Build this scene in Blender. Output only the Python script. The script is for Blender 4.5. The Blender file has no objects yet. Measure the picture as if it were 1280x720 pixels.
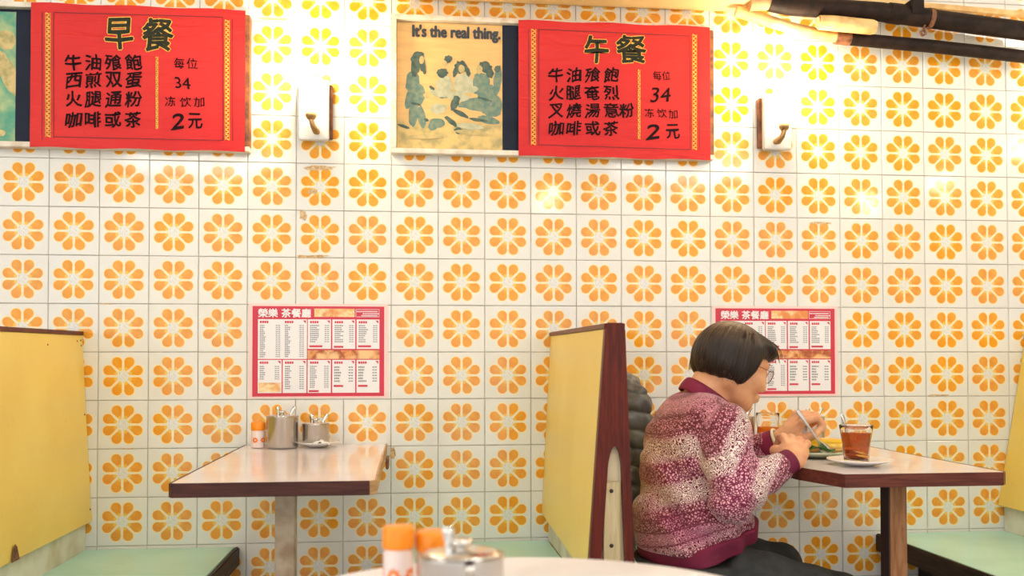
import bpy, bmesh, math, random
import numpy as np
from mathutils import Vector, Matrix
random.seed(7)
rng = np.random.default_rng(7)
SC = bpy.context.scene
COL = SC.collection
PI = math.pi

# ------------------------------------------------------------------ camera
F_PX, PPX, PPY = 1200.0, 640.0, 426.7
CAM = np.array([1.1861, -3.0903, 1.0136])
YAW, PIT, ROL = -0.1055, 0.0203, 0.0010
def _rot(y, p, r):
    cy, sy, cp, sp, cr, sr = math.cos(y), math.sin(y), math.cos(p), math.sin(p), math.cos(r), math.sin(r)
    return (np.array([[cy, -sy, 0], [sy, cy, 0], [0, 0, 1]]) @ np.array([[1, 0, 0], [0, cp, -sp], [0, sp, cp]])
            @ np.array([[cr, 0, sr], [0, 1, 0], [-sr, 0, cr]]))
RC = _rot(YAW, PIT, ROL)
cam_d = bpy.data.cameras.new('camera')
cam = bpy.data.objects.new('camera', cam_d); COL.objects.link(cam)
cam_d.sensor_fit = 'HORIZONTAL'; cam_d.sensor_width = 36
cam_d.lens = F_PX / 1280 * 36
cam_d.shift_y = (PPY - 360) / 1280
m = np.eye(4); m[:3, 0] = RC[:, 0]; m[:3, 1] = RC[:, 2]; m[:3, 2] = -RC[:, 1]; m[:3, 3] = CAM
cam.matrix_world = Matrix(m.tolist())
cam_d.clip_start = 0.05
cam_d.dof.use_dof = True; cam_d.dof.focus_distance = 2.75; cam_d.dof.aperture_fstop = 4.0
SC.camera = cam
def at(u, v, **k):
    """point where the sight line of a pixel meets a world plane x=, y= or z="""
    d = RC @ np.array([(u - PPX) / F_PX, 1, -(v - PPY) / F_PX])
    (a, c), = k.items(); i = 'xyz'.index(a)
    return CAM + (c - CAM[i]) / d[i] * d

# ------------------------------------------------------------------ light
w = bpy.data.worlds.new('world'); SC.world = w; w.use_nodes = True
w.node_tree.nodes['Background'].inputs[0].default_value = (0.99, 0.985, 0.975, 1)
w.node_tree.nodes['Background'].inputs[1].default_value = 1.8
SC.view_settings.view_transform = 'Standard'; SC.view_settings.look = 'None'
SC.view_settings.gamma = 1; SC.view_settings.use_curve_mapping = False
SC.view_settings.exposure = -0.12
SCONCE_W = 10.5
TUBE_E = 52.0
BULB_E = 230.0

# ------------------------------------------------------------------ helpers
def lin(r, g, b):
    f = lambda c: c / 12.92 if c <= 0.04045 else ((c + 0.055) / 1.055) ** 2.4
    return (f(r / 255), f(g / 255), f(b / 255), 1)
class NT:
    def __init__(s, name):
        s.m = bpy.data.materials.new(name); s.m.use_nodes = True
        s.t = s.m.node_tree; s.b = s.t.nodes['Principled BSDF']
    def n(s, kind, **k):
        nd = s.t.nodes.new('ShaderNode' + kind)
        for a, v in k.items():
            if a.startswith('i_'):
                key = a[2:]; key = int(key) if key.isdigit() else key
                s.put(nd.inputs[key], v)
            else: setattr(nd, a, v)
        return nd
    def put(s, sock, v):
        if isinstance(v, bpy.types.NodeSocket): s.t.links.new(v, sock)
        elif isinstance(v, bpy.types.Node): s.t.links.new(v.outputs[0], sock)
        else: sock.default_value = v
    def math(s, op, a, b=0.0, c=None, clamp=False):
        nd = s.t.nodes.new('ShaderNodeMath'); nd.operation = op; nd.use_clamp = clamp
        s.put(nd.inputs[0], a); s.put(nd.inputs[1], b)
        if c is not None: s.put(nd.inputs[2], c)
        return nd.outputs[0]
    def mix(s, f, a, b, blend='MIX'):
        nd = s.t.nodes.new('ShaderNodeMix'); nd.data_type = 'RGBA'; nd.blend_type = blend
        s.put(nd.inputs[0], f); s.put(nd.inputs[6], a); s.put(nd.inputs[7], b)
        return nd.outputs[2]
    def step(s, v, lo, hi):
        nd = s.t.nodes.new('ShaderNodeMapRange'); nd.interpolation_type = 'SMOOTHSTEP'
        s.put(nd.inputs[0], v); nd.inputs[1].default_value = lo; nd.inputs[2].default_value = hi
        return nd.outputs[0]
    def noise(s, scale, detail=3, vec=None, rough=0.5, dist=0.0):
        nd = s.n('TexNoise'); nd.inputs['Scale'].default_value = scale; nd.inputs['Detail'].default_value = detail
        nd.inputs['Roughness'].default_value = rough; nd.inputs['Distortion'].default_value = dist
        if vec is None: vec = s.n('TexCoord').outputs['Object']
        s.put(nd.inputs['Vector'], vec); return nd.outputs['Fac']
    def bump(s, h, strength=0.3, dist=0.002):
        nd = s.n('Bump'); nd.inputs['Strength'].default_value = strength; nd.inputs['Distance'].default_value = dist
        s.put(nd.inputs['Height'], h); s.put(s.b.inputs['Normal'], nd.outputs[0])
    def col(s, v): s.put(s.b.inputs['Base Color'], v)
    def rough(s, v): s.put(s.b.inputs['Roughness'], v)
def mat(name, c, rough=0.5, metal=0.0, var=0.06, scale=12, bump=0.0, c2=None, bscale=None, spec=None):
    t = NT(name)
    f = t.noise(scale, 4)
    c2 = c2 or tuple(max(0, x * (1 - var * 3)) for x in c[:3]) + (1,)
    t.col(t.mix(t.step(f, 0.35, 0.75), c, c2))
    t.rough(rough); t.b.inputs['Metallic'].default_value = metal
    if spec is not None: t.b.inputs['Specular IOR Level'].default_value = spec
    if bump: t.bump(t.noise(bscale or scale * 8, 3), bump)
    return t.m
def link(name, me, m=None, parent=None):
    o = bpy.data.objects.new(name, me); COL.objects.link(o)
    if m is not None and me is not None:
        for mm in (m if isinstance(m, (list, tuple)) else [m]): me.materials.append(mm)
    if parent is not None: o.parent = parent
    return o
def tag(o, label=None, cat=None, group=None, kind=None):
    if label: o['label'] = label
    if cat: o['category'] = cat
    if group: o['group'] = group
    if kind: o['kind'] = kind
    return o
def empty(name, loc, label, cat, group=None, rz=0):
    o = bpy.data.objects.new(name, None); COL.objects.link(o)
    o.location = loc; o.rotation_euler = (0, 0, rz); o.empty_display_size = 0.1
    return tag(o, label, cat, group)
class B:
    """collects shapes into one mesh"""
    def __init__(s, origin=(0, 0, 0)): s.v = []; s.f = []; s.sm = []; s.o = Vector(origin)
    def add(s, vs, fs, smooth=False):
        k = len(s.v); s.v += [tuple(Vector(v) - s.o) for v in vs]; s.f += [tuple(i + k for i in f) for f in fs]; s.sm += [smooth] * len(fs)
        return s
    def box(s, a, b, bev=0.0):
        (x0, y0, z0), (x1, y1, z1) = a, b
        if bev <= 0:
            vs = [(x, y, z) for x in (x0, x1) for y in (y0, y1) for z in (z0, z1)]
            return s.add(vs, [(0, 1, 3, 2), (4, 6, 7, 5), (0, 4, 5, 1), (2, 3, 7, 6), (0, 2, 6, 4), (1, 5, 7, 3)])
        bm = bmesh.new(); bmesh.ops.create_cube(bm, size=1)
        for v in bm.verts: v.co = Vector(((x0 + x1) / 2 + v.co.x * (x1 - x0), (y0 + y1) / 2 + v.co.y * (y1 - y0), (z0 + z1) / 2 + v.co.z * (z1 - z0)))
        bmesh.ops.bevel(bm, geom=bm.edges[:], offset=bev, segments=2, affect='EDGES')
        return s.bm(bm)
    def bm(s, bm, M=None, smooth=False):
        bm.verts.index_update()
        vs = [(M @ v.co if M else v.co) for v in bm.verts]; fs = [tuple(v.index for v in f.verts) for f in bm.faces]
        bm.free(); return s.add(vs, fs, smooth)
    def prism(s, poly, z0, z1, bev=0.0):
        bm = bmesh.new(); vs = [bm.verts.new((x, y, z0)) for x, y in poly]; f = bm.faces.new(vs); bm.normal_update()
        if f.normal.z > 0: f.normal_flip()
        r = bmesh.ops.extrude_face_region(bm, geom=[f])
        for e in r['geom']:
            if isinstance(e, bmesh.types.BMVert): e.co.z = z1
        bmesh.ops.recalc_face_normals(bm, faces=bm.faces[:])
        if bev: bmesh.ops.bevel(bm, geom=bm.edges[:], offset=bev, segments=2, affect='EDGES')
        return s.bm(bm)
    def tube(s, pts, r, n=12, smooth=True, cap=True, flat=None):
        pts = [Vector(p) for p in pts]; rs = r if isinstance(r, (list, tuple)) else [r] * len(pts)
        rings = []; up = None
        for i, p in enumerate(pts):
            d = (pts[min(i + 1, len(pts) - 1)] - pts[max(i - 1, 0)]).normalized()
            if up is None: up = Vector((0, 0, 1)) if abs(d.z) < 0.9 else Vector((0, 1, 0))
            a = (up - d * up.dot(d)).normalized(); up = a; b = d.cross(a)
            fl = flat or 1.0
            rings.append([p + (a * math.cos(t) * fl + b * math.sin(t)) * rs[i] for t in [2 * PI * k / n for k in range(n)]])
        vs = [v for rg in rings for v in rg]; fs = []
        for i in range(len(pts) - 1):
            for k in range(n):
                k2 = (k + 1) % n; fs.append((i * n + k, i * n + k2, (i + 1) * n + k2, (i + 1) * n + k))
        s.add(vs, fs, smooth)
        if cap:
            s.add(rings[0], [tuple(range(n))[::-1]]); s.add(rings[-1], [tuple(range(n))])
        return s
    def lathe(s, prof, c=(0, 0, 0), n=40, smooth=True, M=None):
        vs = []; fs = []
        for r, z in prof:
            for k in range(n):
                a = 2 * PI * k / n; p = Vector((r * math.cos(a), r * math.sin(a), z))
                if M: p = M @ p
                vs.append(p + Vector(c))
        for i in range(len(prof) - 1):
            for k in range(n):
                k2 = (k + 1) % n; fs.append((i * n + k, i * n + k2, (i + 1) * n + k2, (i + 1) * n + k))
        return s.add(vs, fs, smooth)
    def sphere(s, c, r, n=16, M=None):
        bm = bmesh.new(); bmesh.ops.create_uvsphere(bm, u_segments=n, v_segments=n // 2 + 2, radius=1)
        R = r if isinstance(r, (tuple, list)) else (r, r, r)
        for v in bm.verts: v.co = Vector((v.co.x * R[0], v.co.y * R[1], v.co.z * R[2]))
        if M:
            for v in bm.verts: v.co = M @ v.co
        for v in bm.verts: v.co += Vector(c)
        return s.bm(bm, smooth=True)
    def mesh(s, name):
        me = bpy.data.meshes.new(name); me.from_pydata(s.v, [], s.f)
        me.polygons.foreach_set('use_smooth', s.sm); me.update(); return me
    def build(s, name, m, parent=None):
        o = link(name, s.mesh(name), m, parent)
        if parent is not None:
            if s.o.length == 0: o.location = -Vector(parent.location) if parent.parent is None else (0, 0, 0)
            else: o.location = s.o
        else: o.location = s.o
        return o
# World coordinates are used for every B shape; a child built under a moved Empty is shifted back by build().
# Sub-parts (parent that itself has a parent or an origin of its own) go through sub().
def sub(b, name, m, part):
    o = link(name, b.mesh(name), m, part)
    off = Vector(part.location)
    if part.parent is not None: off = off + Vector(part.parent.location)
    o.location = -off
    return o
def struct(b, name, m):
    o = link(name, b.mesh(name), m); o['kind'] = 'structure'; return o

# ------------------------------------------------------------------ materials
def tile_material():
    t = NT('flower_tile_glaze')
    uv = t.n('UVMap'); sp = t.n('SeparateXYZ'); t.put(sp.inputs[0], uv.outputs[0])
    x = t.math('SUBTRACT', sp.outputs[0], 0.5); y = t.math('SUBTRACT', sp.outputs[1], 0.5)
    r = t.math('SQRT', t.math('ADD', t.math('MULTIPLY', x, x), t.math('MULTIPLY', y, y)))
    th = t.math('ADD', t.math('ARCTAN2', y, x), 2 * PI)
    a = t.math('SUBTRACT', t.math('MODULO', th, PI / 4), PI / 8)
    px = t.math('MULTIPLY', r, t.math('COSINE', a)); py = t.math('ABSOLUTE', t.math('MULTIPLY', r, t.math('SINE', a)))
    dx = t.math('SUBTRACT', px, 0.318)
    circ = t.math('SUBTRACT', t.math('SQRT', t.math('ADD', t.math('MULTIPLY', dx, dx), t.math('MULTIPLY', py, py))), 0.100)
    nd = t.n('MapRange'); t.put(nd.inputs[0], px)
    for i, v in enumerate((0.12, 0.30, 0.018, 0.098)): nd.inputs[i + 1].default_value = v
    cone = t.math('MAXIMUM', t.math('SUBTRACT', py, nd.outputs[0]), t.math('MAXIMUM', t.math('SUBTRACT', px, 0.325), t.math('SUBTRACT', 0.125, px)))
    d = t.math('MINIMUM', circ, cone)
    base = t.mix(t.noise(3, 2, uv.outputs[0]), lin(238, 236, 230), lin(230, 228, 222))
    cream = lin(252, 228, 170)
    halo = t.step(d, 0.030, 0.012)
    halo = t.math('MULTIPLY', halo, t.step(px, 0.06, 0.16))
    c = t.mix(halo, base, cream)
    info = t.n('ObjectInfo')
    org = t.mix(info.outputs['Random'], lin(238, 156, 26), lin(230, 144, 20))
    org = t.mix(t.step(t.noise(5, 2, uv.outputs[0]), 0.35, 0.75), org, lin(238, 166, 40))
    inner = t.step(px, 0.19, 0.135)
    org = t.mix(t.math('MULTIPLY', inner, 0.5), org, lin(243, 214, 70))
    c = t.mix(t.step(d, 0.004, -0.004), c, org)
    # yellow scallops and a speckled grey-green heart
    dd = t.math('SQRT', t.math('ADD', t.math('POWER', t.math('SUBTRACT', px, 0.165), 2.0), t.math('MULTIPLY', py, py)))
    c = t.mix(t.math('MULTIPLY', t.step(dd, 0.036, 0.024), 0.4), c, lin(245, 222, 110))
    sp2 = t.step(t.noise(34, 2, uv.outputs[0]), 0.52, 0.62)
    c = t.mix(t.math('MULTIPLY', t.step(r, 0.15, 0.11), t.math('MULTIPLY', sp2, 0.5)), c, lin(176, 178, 150))
    c = t.mix(t.math('MULTIPLY', info.outputs['Random'], 0.10), c, lin(205, 198, 176))
    t.col(c); t.rough(0.09); t.b.inputs['Specular IOR Level'].default_value = 0.5
    t.bump(t.noise(2.5, 2, uv.outputs[0]), 0.15, 0.002)
    return t.m
M_TILE = tile_material()
M_GROUT = mat('grout', lin(188, 178, 158), 0.9, scale=40, c2=lin(120, 105, 84))
M_PLASTER = mat('plaster', lin(240, 236, 228), 0.8, scale=5)
M_FLOOR = mat('floor_terrazzo', lin(176, 172, 166), 0.4, scale=60, c2=lin(120, 114, 108))
M_CEIL = mat('ceiling_paint', lin(240, 236, 226), 0.8, scale=4)
M_CASING = mat('casing_paint', lin(240, 208, 150), 0.55, scale=6, c2=lin(228, 190, 128))
def wood(name, c1, c2, rough=0.4, sc=(1, 1, 12), scale=9, bump=0.15):
    t = NT(name); tc = t.n('TexCoord'); mp = t.n('Mapping'); t.put(mp.inputs[0], tc.outputs['Object']); mp.inputs['Scale'].default_value = sc
    f = t.noise(scale, 6, mp.outputs[0], 0.6, 0.6)
    t.col(t.mix(t.step(f, 0.3, 0.7), c1, c2)); t.rough(rough); t.b.inputs['Specular IOR Level'].default_value = .22; t.bump(f, bump, 0.001); return t.m
M_MAHOG = wood('mahogany_varnish', lin(104, 34, 18), lin(72, 20, 10), 0.35, (14, 3, 1))
M_EDGE = wood('dark_edge_wood', lin(86, 48, 40), lin(58, 30, 26), 0.35, (1, 6, 14))
M_EDGE2 = wood('red_brown_edge_wood', lin(112, 58, 46), lin(82, 38, 30), 0.35, (1, 6, 14))
M_SEATEDGE = wood('seat_edge_wood', lin(74, 58, 46), lin(46, 34, 28), 0.5, (6, 1, 14))
M_TAN = wood('worn_tan_wood', lin(206, 172, 128), lin(170, 130, 88), 0.6, (1, 1, 10))
M_PLY = wood('pale_plywood', lin(198, 182, 146), lin(176, 156, 116), 0.65, (8, 1, 1), 7)
M_CREAMPANEL = mat('cream_panel', lin(226, 208, 172), 0.6, scale=9)
M_LEG1 = mat('grey_beige_post', lin(176, 160, 136), 0.6, scale=22, c2=lin(140, 112, 82))
M_LEG2 = wood('brown_wood_post', lin(168, 122, 84), lin(134, 88, 54), 0.5, (10, 10, 1))
M_DARK = mat('dark_brown_panel', lin(52, 30, 26), 0.6, scale=8)
def yellow():
    t = NT('yellow_laminate'); f = t.noise(2.2, 3); g = t.noise(60, 2)
    c = t.mix(t.step(f, 0.3, 0.7), lin(242, 216, 114), lin(234, 202, 98))
    c = t.mix(t.math('MULTIPLY', t.step(g, 0.6, 0.75), 0.12), c, lin(190, 160, 70))
    t.col(c); t.rough(0.38); return t.m
M_YEL = yellow()
M_TEAL = mat('teal_laminate', lin(190, 240, 226), 0.3, scale=5, c2=lin(176, 228, 212))
M_BASEW = mat('white_painted_board', lin(226, 226, 210), 0.6, scale=10, c2=lin(200, 192, 160))
M_LAM = mat('pinkish_white_laminate', lin(238, 230, 230), 0.12, scale=6, c2=lin(230, 220, 222), spec=0.6)
M_LAMW = mat('white_laminate', lin(246, 244, 248), 0.45, scale=5)
def steel(name='brushed_steel', rough=0.24, c=(0.52, 0.49, 0.46, 1)):
    t = NT(name); tc = t.n('TexCoord'); mp = t.n('Mapping'); t.put(mp.inputs[0], tc.outputs['Object']); mp.inputs['Scale'].default_value = (1, 1, 60)
    f = t.noise(30, 3, mp.outputs[0]); t.col(c); t.b.inputs['Metallic'].default_value = 1
    t.rough(t.math('MULTIPLY_ADD', f, 0.16, rough - 0.08)); return t.m
M_STEEL = steel(); M_CHROME = steel('polished_steel', 0.12, (0.75, 0.73, 0.7, 1))
M_BRASS = steel('aged_brass', 0.35, (0.42, 0.27, 0.12, 1))
M_CERAM = mat('white_ceramic', lin(238, 234, 228), 0.15, scale=3, var=0.01)
M_TISSUE = mat('white_tissue', lin(245, 243, 240), 0.9, var=0.02, bump=0.4, bscale=80)
M_ORANGE = mat('orange_plastic', lin(255, 148, 22), 0.3, var=0.03)
M_RED = None
def red_paper():
    t = NT('red_paper'); f = t.noise(5, 4); g = t.noise(1.6, 3)
    c = t.mix(t.step(g, 0.3, 0.7), lin(214, 52, 47), lin(202, 40, 42)); t.col(c); t.rough(0.5); t.b.inputs['Specular IOR Level'].default_value = .2
    tc = t.n('TexCoord'); mp = t.n('Mapping'); t.put(mp.inputs[0], tc.outputs['Object']); mp.inputs['Scale'].default_value = (2, 1, 9)
    t.bump(t.noise(3, 3, mp.outputs[0], 0.5, 1.0), 0.7, 0.006); return t.m
M_RED = red_paper()
M_INK = mat('black_ink', lin(34, 8, 14), 0.7, var=0.1, scale=60, spec=.15)
M_INKG = mat('dark_green_ink', lin(34, 42, 28), 0.5, var=0.1, scale=60, c2=lin(60, 52, 28), spec=.15)
M_GOLD = mat('gold_print', lin(248, 200, 70), 0.45, scale=120, c2=lin(216, 150, 40))
M_LINE = mat('line_print', lin(110, 20, 30), 0.6)
M_FRAMEW = mat('worn_white_frame', lin(232, 224, 208), 0.5, scale=26, c2=lin(206, 186, 156))
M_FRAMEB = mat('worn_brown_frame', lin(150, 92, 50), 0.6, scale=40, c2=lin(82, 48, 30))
M_BLACK = mat('black_card', lin(36, 42, 58), 0.6, spec=.15)
M_PIPE = mat('black_pipe', lin(46, 32, 26), 0.6, scale=30, c2=lin(26, 18, 14), bump=0.4, spec=.2)
M_TAPE = mat('cream_pipe_tape', lin(240, 204, 140), 0.6, scale=20, c2=lin(206, 156, 92), bump=0.4, bscale=120)
M_RUST = mat('rusty_metal', lin(140, 92, 60), 0.6, scale=60, c2=lin(84, 48, 30))
M_MRED = mat('menu_red', lin(206, 40, 66), 0.35, var=0.02)
M_MWHITE = mat('menu_white', lin(240, 238, 240), 0.35, var=0.01)
M_MGREY = mat('menu_grey_print', lin(132, 130, 136), 0.5, var=0.02)
M_MPINK = mat('menu_border', lin(246, 214, 208), 0.35, var=0.02)
def food(name, a, b, c):
    t = NT(name); f = t.noise(38, 4, None, 0.6, 1.0); g = t.noise(16, 3)
    t.col(t.mix(t.step(g, 0.45, 0.6), t.mix(t.step(f, 0.4, 0.6), a, b), c)); t.rough(0.4); return t.m
M_FOOD = food('menu_food_print', lin(170, 80, 40), lin(226, 150, 80), lin(240, 196, 140))
M_FOOD2 = food('menu_pale_food_print', lin(240, 190, 120), lin(252, 226, 180), lin(224, 140, 70))

# ------------------------------------------------------------------ the setting
T = 0.15; ZR = 1.567           # tile pitch; height of the centre of tile row 0
def tile_shape(ox=0, oz=0):
    """one glazed tile with a pillowed edge, front face at y=0"""
    h = T / 2 - 0.0007; g = 0.0018; d = 0.006; vs = []; fs = []
    for (hh, y) in ((h, d), (h, g), (h - g, 0.0)):
        vs += [(ox - hh, y, oz - hh), (ox + hh, y, oz - hh), (ox + hh, y, oz + hh), (ox - hh, y, oz + hh)]
    for i in (0, 1):
        for k in range(4):
            k2 = (k + 1) % 4; fs.append((i * 4 + k, i * 4 + k2, (i + 1) * 4 + k2, (i + 1) * 4 + k))
    fs.append((8, 9, 10, 11)); return vs, fs
def uv_tiles(me, cent):
    uvl = me.uv_layers.new(name='UVMap')
    for p in me.polygons:
        cx, cz = cent(p)
        for li in p.loop_indices:
            v = me.vertices[me.loops[li].vertex_index].co
            uvl.data[li].uv = ((v.x - cx) / T + 0.5, (v.z - cz) / T + 0.5)
wall = struct(B().box((-2.3, 0.006, 0), (5.6, 0.12, 2.62)), 'wall_back', M_GROUT)
vs, fs = tile_shape(); me = B().add(vs, fs).mesh('tile'); uv_tiles(me, lambda p: (0, 0)); me.materials.append(M_TILE)
shown = set(); hid = set()
for c in range(-1, 23):
    for r in range(-4, 9):
        hidden = (c in (-1, 0, 1, 2, 3) and r in (-3, -2)) or (8 <= c <= 14 and r in (-3, -2)) or (c in (-1, 0) and r >= 4) or (c == 22 and r >= 5)
        if not hidden: shown.add((c, r))
for (c, r) in sorted(shown):
    o = bpy.data.objects.new('tile', me); COL.objects.link(o); o.parent = wall
    o.location = (c * T, random.uniform(-0.0005, 0.0005), ZR - r * T)
    o.rotation_euler = (random.gauss(0, 0.003), random.gauss(0, 0.0015), random.gauss(0, 0.003))
b = B(); cents = []
for c in range(-15, 38):
    for r in range(-6, 11):
        if (c, r) in shown: continue
        zc = ZR - r * T
        if zc - T / 2 < 0 or zc + T / 2 > 2.6: continue
        vs, fs = tile_shape(c * T, zc); b.add(vs, fs); cents += [(c * T, zc)] * len(fs)
me2 = b.mesh('tile_field'); uv_tiles(me2, lambda p: cents[p.index])
o = link('tile_field', me2, M_TILE, wall); o['kind'] = 'stuff'; o['label'] = 'flower tiles beyond the picture and behind the boards'
# chipped spots and dirty joints
M_CHIP = mat('chip_brown', lin(222, 196, 150), 0.8, scale=120, c2=lin(176, 132, 84))
for u0, v0, u1, v1 in [(322, 21, 368, 27), (376, 206, 424, 214), (368, 318, 414, 324), (384, 236, 398, 243), (374, 262, 384, 276), (1010, 277, 1040, 281), (486, 558, 496, 574), (123, 379, 142, 381), (150, 560, 168, 562), (1156, 493, 1190, 495), (380, 617, 452, 619)]:
    p, q = at(u0, v0, y=-0.0008), at(u1, v1, y=-0.0008); b = B(); n = 14; pts = []
    cx, cz = (p[0] + q[0]) / 2, (p[2] + q[2]) / 2; hw, hh = abs(q[0] - p[0]) / 2, max(0.0012, abs(p[2] - q[2]) / 2)
    for k in range(n):
        a = 2 * PI * k / n; rr = random.uniform(0.6, 1.05); pts.append((cx + math.copysign(abs(math.cos(a)) ** .6, math.cos(a)) * hw * rr, -0.0009, cz + math.copysign(abs(math.sin(a)) ** .6, math.sin(a)) * hh * rr))
    b.add(pts, [tuple(range(n))]); o = b.build('glaze_chip', M_CHIP, wall)
floor = struct(B().box((-2.3, -6.5, -0.1), (5.6, 0.12, 0)), 'floor', M_FLOOR)
ceiling = struct(B().box((-2.3, -6.5, 2.62), (5.6, 0.12, 2.72)), 'ceiling', M_CEIL)
struct(B().box((-2.42, -1.6, 0), (-2.3, 0.12, 2.62)), 'wall_left', M_PLASTER)
struct(B().box((5.6, -6.5, 0), (5.72, 0.12, 2.62)), 'wall_right', M_PLASTER)
struct(B().box((1.10, -0.34, 2.178), (2.285, -0.0005, 2.40), 0.004), 'trim_1', M_CASING)

# ------------------------------------------------------------------ lamps
def emis(name, c, s):
    t = NT(name); t.col((0.9, 0.9, 0.9, 1)); t.put(t.b.inputs['Emission Color'], c); t.b.inputs['Emission Strength'].default_value = s; return t.m
M_TUBE = emis('tube_glow', (1.0, 0.975, 0.93, 1), TUBE_E)
M_BULB = emis('bulb_glow', (1.0, 0.80, 0.50, 1), BULB_E)
M_FIXT = mat('white_fixture', lin(236, 236, 232), 0.4)
for i, (x, y) in enumerate([(-0.45, -1.95), (1.9, -1.95), (-0.45, -2.5), (1.95, -2.5), (3.9, -1.3), (-0.4, -4.6), (3.4, -4.6)]):  # unseen battens; those near the round table added to brighten the tabletops
    e = empty('ceiling_light', (x, y, 2.58), 'white fluorescent batten placed on the ceiling for its light, out of the picture', 'ceiling light', 'fluorescent battens on the ceiling')
    B().box((x - .62, y - .035, 2.575), (x + .62, y + .035, 2.615), 0.004).build('housing', M_FIXT, e)
    B().tube([(x - .59, y, 2.555), (x + .59, y, 2.555)], 0.013).build('tube', M_TUBE, e)
for (u, v, k) in [(690, 240, 1.25), (1083, 246, 1.2), (1178, 226, 1.2), (1276, 188, 0.9)]:
    W = at(u, v, y=0); d = W - CAM; p = (W[0] + d[0] * k, -d[1] * k, W[2] + d[2] * k)
    e = empty('pendant_lamp', p, 'bare warm bulb hanging on a flex, out of the picture', 'lamp', 'bare bulbs over the room')
    B().sphere(p, 0.032).build('bulb', M_BULB, e)
    B().tube([(p[0], p[1], p[2] + .025), (p[0], p[1], p[2] + .07)], 0.016).build('holder', M_BRASS, e)
    B().tube([(p[0], p[1], p[2] + .07), (p[0], p[1], 2.62)], 0.003, 6).build('flex', M_PIPE, e)

def frost():
    t = NT('frosted_glass_shade'); t.col((1, 0.97, 0.9, 1)); t.rough(0.35)
    t.b.inputs['Transmission Weight'].default_value = 0.9; t.b.inputs['IOR'].default_value = 1.2
    t.put(t.b.inputs['Emission Color'], (1, 0.86, 0.6, 1)); t.b.inputs['Emission Strength'].default_value = 3.0; return t.m
M_SHADE = frost()
def sconce(u, vt, vb, wpx, lab, lean):
    x = at(u, vb, y=-0.05)[0]; zt = at(u, vt, y=-0.05)[2]; zb = at(u, vb, y=-0.05)[2]
    e = empty('wall_sconce', (x, 0, zb), lab, 'wall lamp')
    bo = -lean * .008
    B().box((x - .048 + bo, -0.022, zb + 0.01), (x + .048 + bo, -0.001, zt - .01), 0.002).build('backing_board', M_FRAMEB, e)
    B().box((x - .046, -0.05, zb), (x + .046, -0.022, zt - .004), 0.003).build('wall_plate', M_FIXT, e)
    zc = zb + 0.052
    B().tube([(x - lean * .012, -0.055, zb + .022), (x - lean * .010, -.075, zb + .020), (x - lean * .002, -.088, zb + .032), (x + lean * .004, -.09, zc)], [.009, .0115, .009, .008], 10).build('arm', M_BRASS, e)
    cx = x + lean * .004
    B().lathe([(0.0, zc - .002), (.012, zc), (.017, zc + .008), (.019, zc + .02), (.017, zc + .02), (.015, zc + .01), (0, zc + .004)], (cx, -.09, 0), 20).build('cup', M_BRASS, e)
    B().lathe([(.014, zc + .018), (.030, zc + .024), (.035, zc + .04), (.036, zc + .125), (.0345, zc + .125), (.0335, zc + .041), (.029, zc + .026), (.013, zc + .020)], (cx, -.09, 0), 28).build('glass_shade', M_SHADE, e)
    B().lathe([(0.001, zc + .10), (.012, zc + .095), (.019, zc + .075), (.017, zc + .055), (.010, zc + .03), (.010, zc + .012), (0.001, zc + .012)], (cx, -.09, 0), 16).build('bulb', M_BULB, e)
    L = bpy.data.lights.new('sconce_light', 'POINT'); L.energy = SCONCE_W; L.color = (1, 0.82, 0.56); L.shadow_soft_size = 0.03
    lo = bpy.data.objects.new('sconce_light', L); COL.objects.link(lo); lo.location = (cx, -.13, zc + .150)
sconce(392, 98, 174, 40, 'white wall sconce with glass shade between the left red sheet and the framed poster', -1)
sconce(973, 116, 186, 34, 'white wall sconce with glass shade right of the right red sheet', 1)

sconce(1404, 132, 200, 32, 'white wall sconce further right, out of the picture', 1)

# ------------------------------------------------------------------ text
def glyphs(s, size=1.0, offset=0.0, res=3):
    cu = bpy.data.curves.new('t', 'FONT'); cu.body = s; cu.size = size; cu.offset = offset; cu.resolution_u = res; cu.fill_mode = 'BOTH'
    o = bpy.data.objects.new('t', cu); COL.objects.link(o); dg = bpy.context.evaluated_depsgraph_get()
    me = bpy.data.meshes.new_from_object(o.evaluated_get(dg))
    V = [(v.co.x, v.co.y) for v in me.vertices]; Fc = [tuple(p.vertices) for p in me.polygons]
    bpy.data.objects.remove(o); bpy.data.curves.remove(cu); bpy.data.meshes.remove(me); return V, Fc
def put_text(b, s, x0, x1, z0, z1, y, offset=0.0, wob=0.0, slant=0.0):
    if offset > 0.004:      # bold: the same glyph laid down several times around a small circle
        st = random.getstate(); n = 6; dw = (z1 - z0) * offset
        for k in range(n):
            random.setstate(st); a = 2 * PI * k / n; dx, dz = math.cos(a) * dw, math.sin(a) * dw
            put_text(b, s, x0 + dx, x1 + dx, z0 + dz, z1 + dz, y - k * 1e-5, 0.0, wob, slant)
        return
    V, Fc = glyphs(s, 1.0, 0.0)
    if not V: return
    xs = [v[0] for v in V]; ys = [v[1] for v in V]; a, c = min(xs), min(ys); sx = (x1 - x0) / max(1e-6, max(xs) - a); sz = (z1 - z0) / max(1e-6, max(ys) - c)
    ph = random.uniform(0, 6); out = []
    for vx, vy in V:
        X, Y = vx - a, vy - c
        dx = wob * (math.sin(Y * 5 + ph) + math.sin(X * 7 + ph * 2) * .6); dy = wob * (math.sin(X * 6 + ph) + math.sin(Y * 8 + ph) * .5) + slant * X
        out.append((x0 + (X + dx) * sx, y, z0 + (Y + dy) * sz))
    b.add(out, Fc)
def pbox(u, v, w, h, Y):
    a, c = at(u - w / 2, v + h / 2, y=Y), at(u + w / 2, v - h / 2, y=Y); return a[0], c[0], a[2], c[2]
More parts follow.
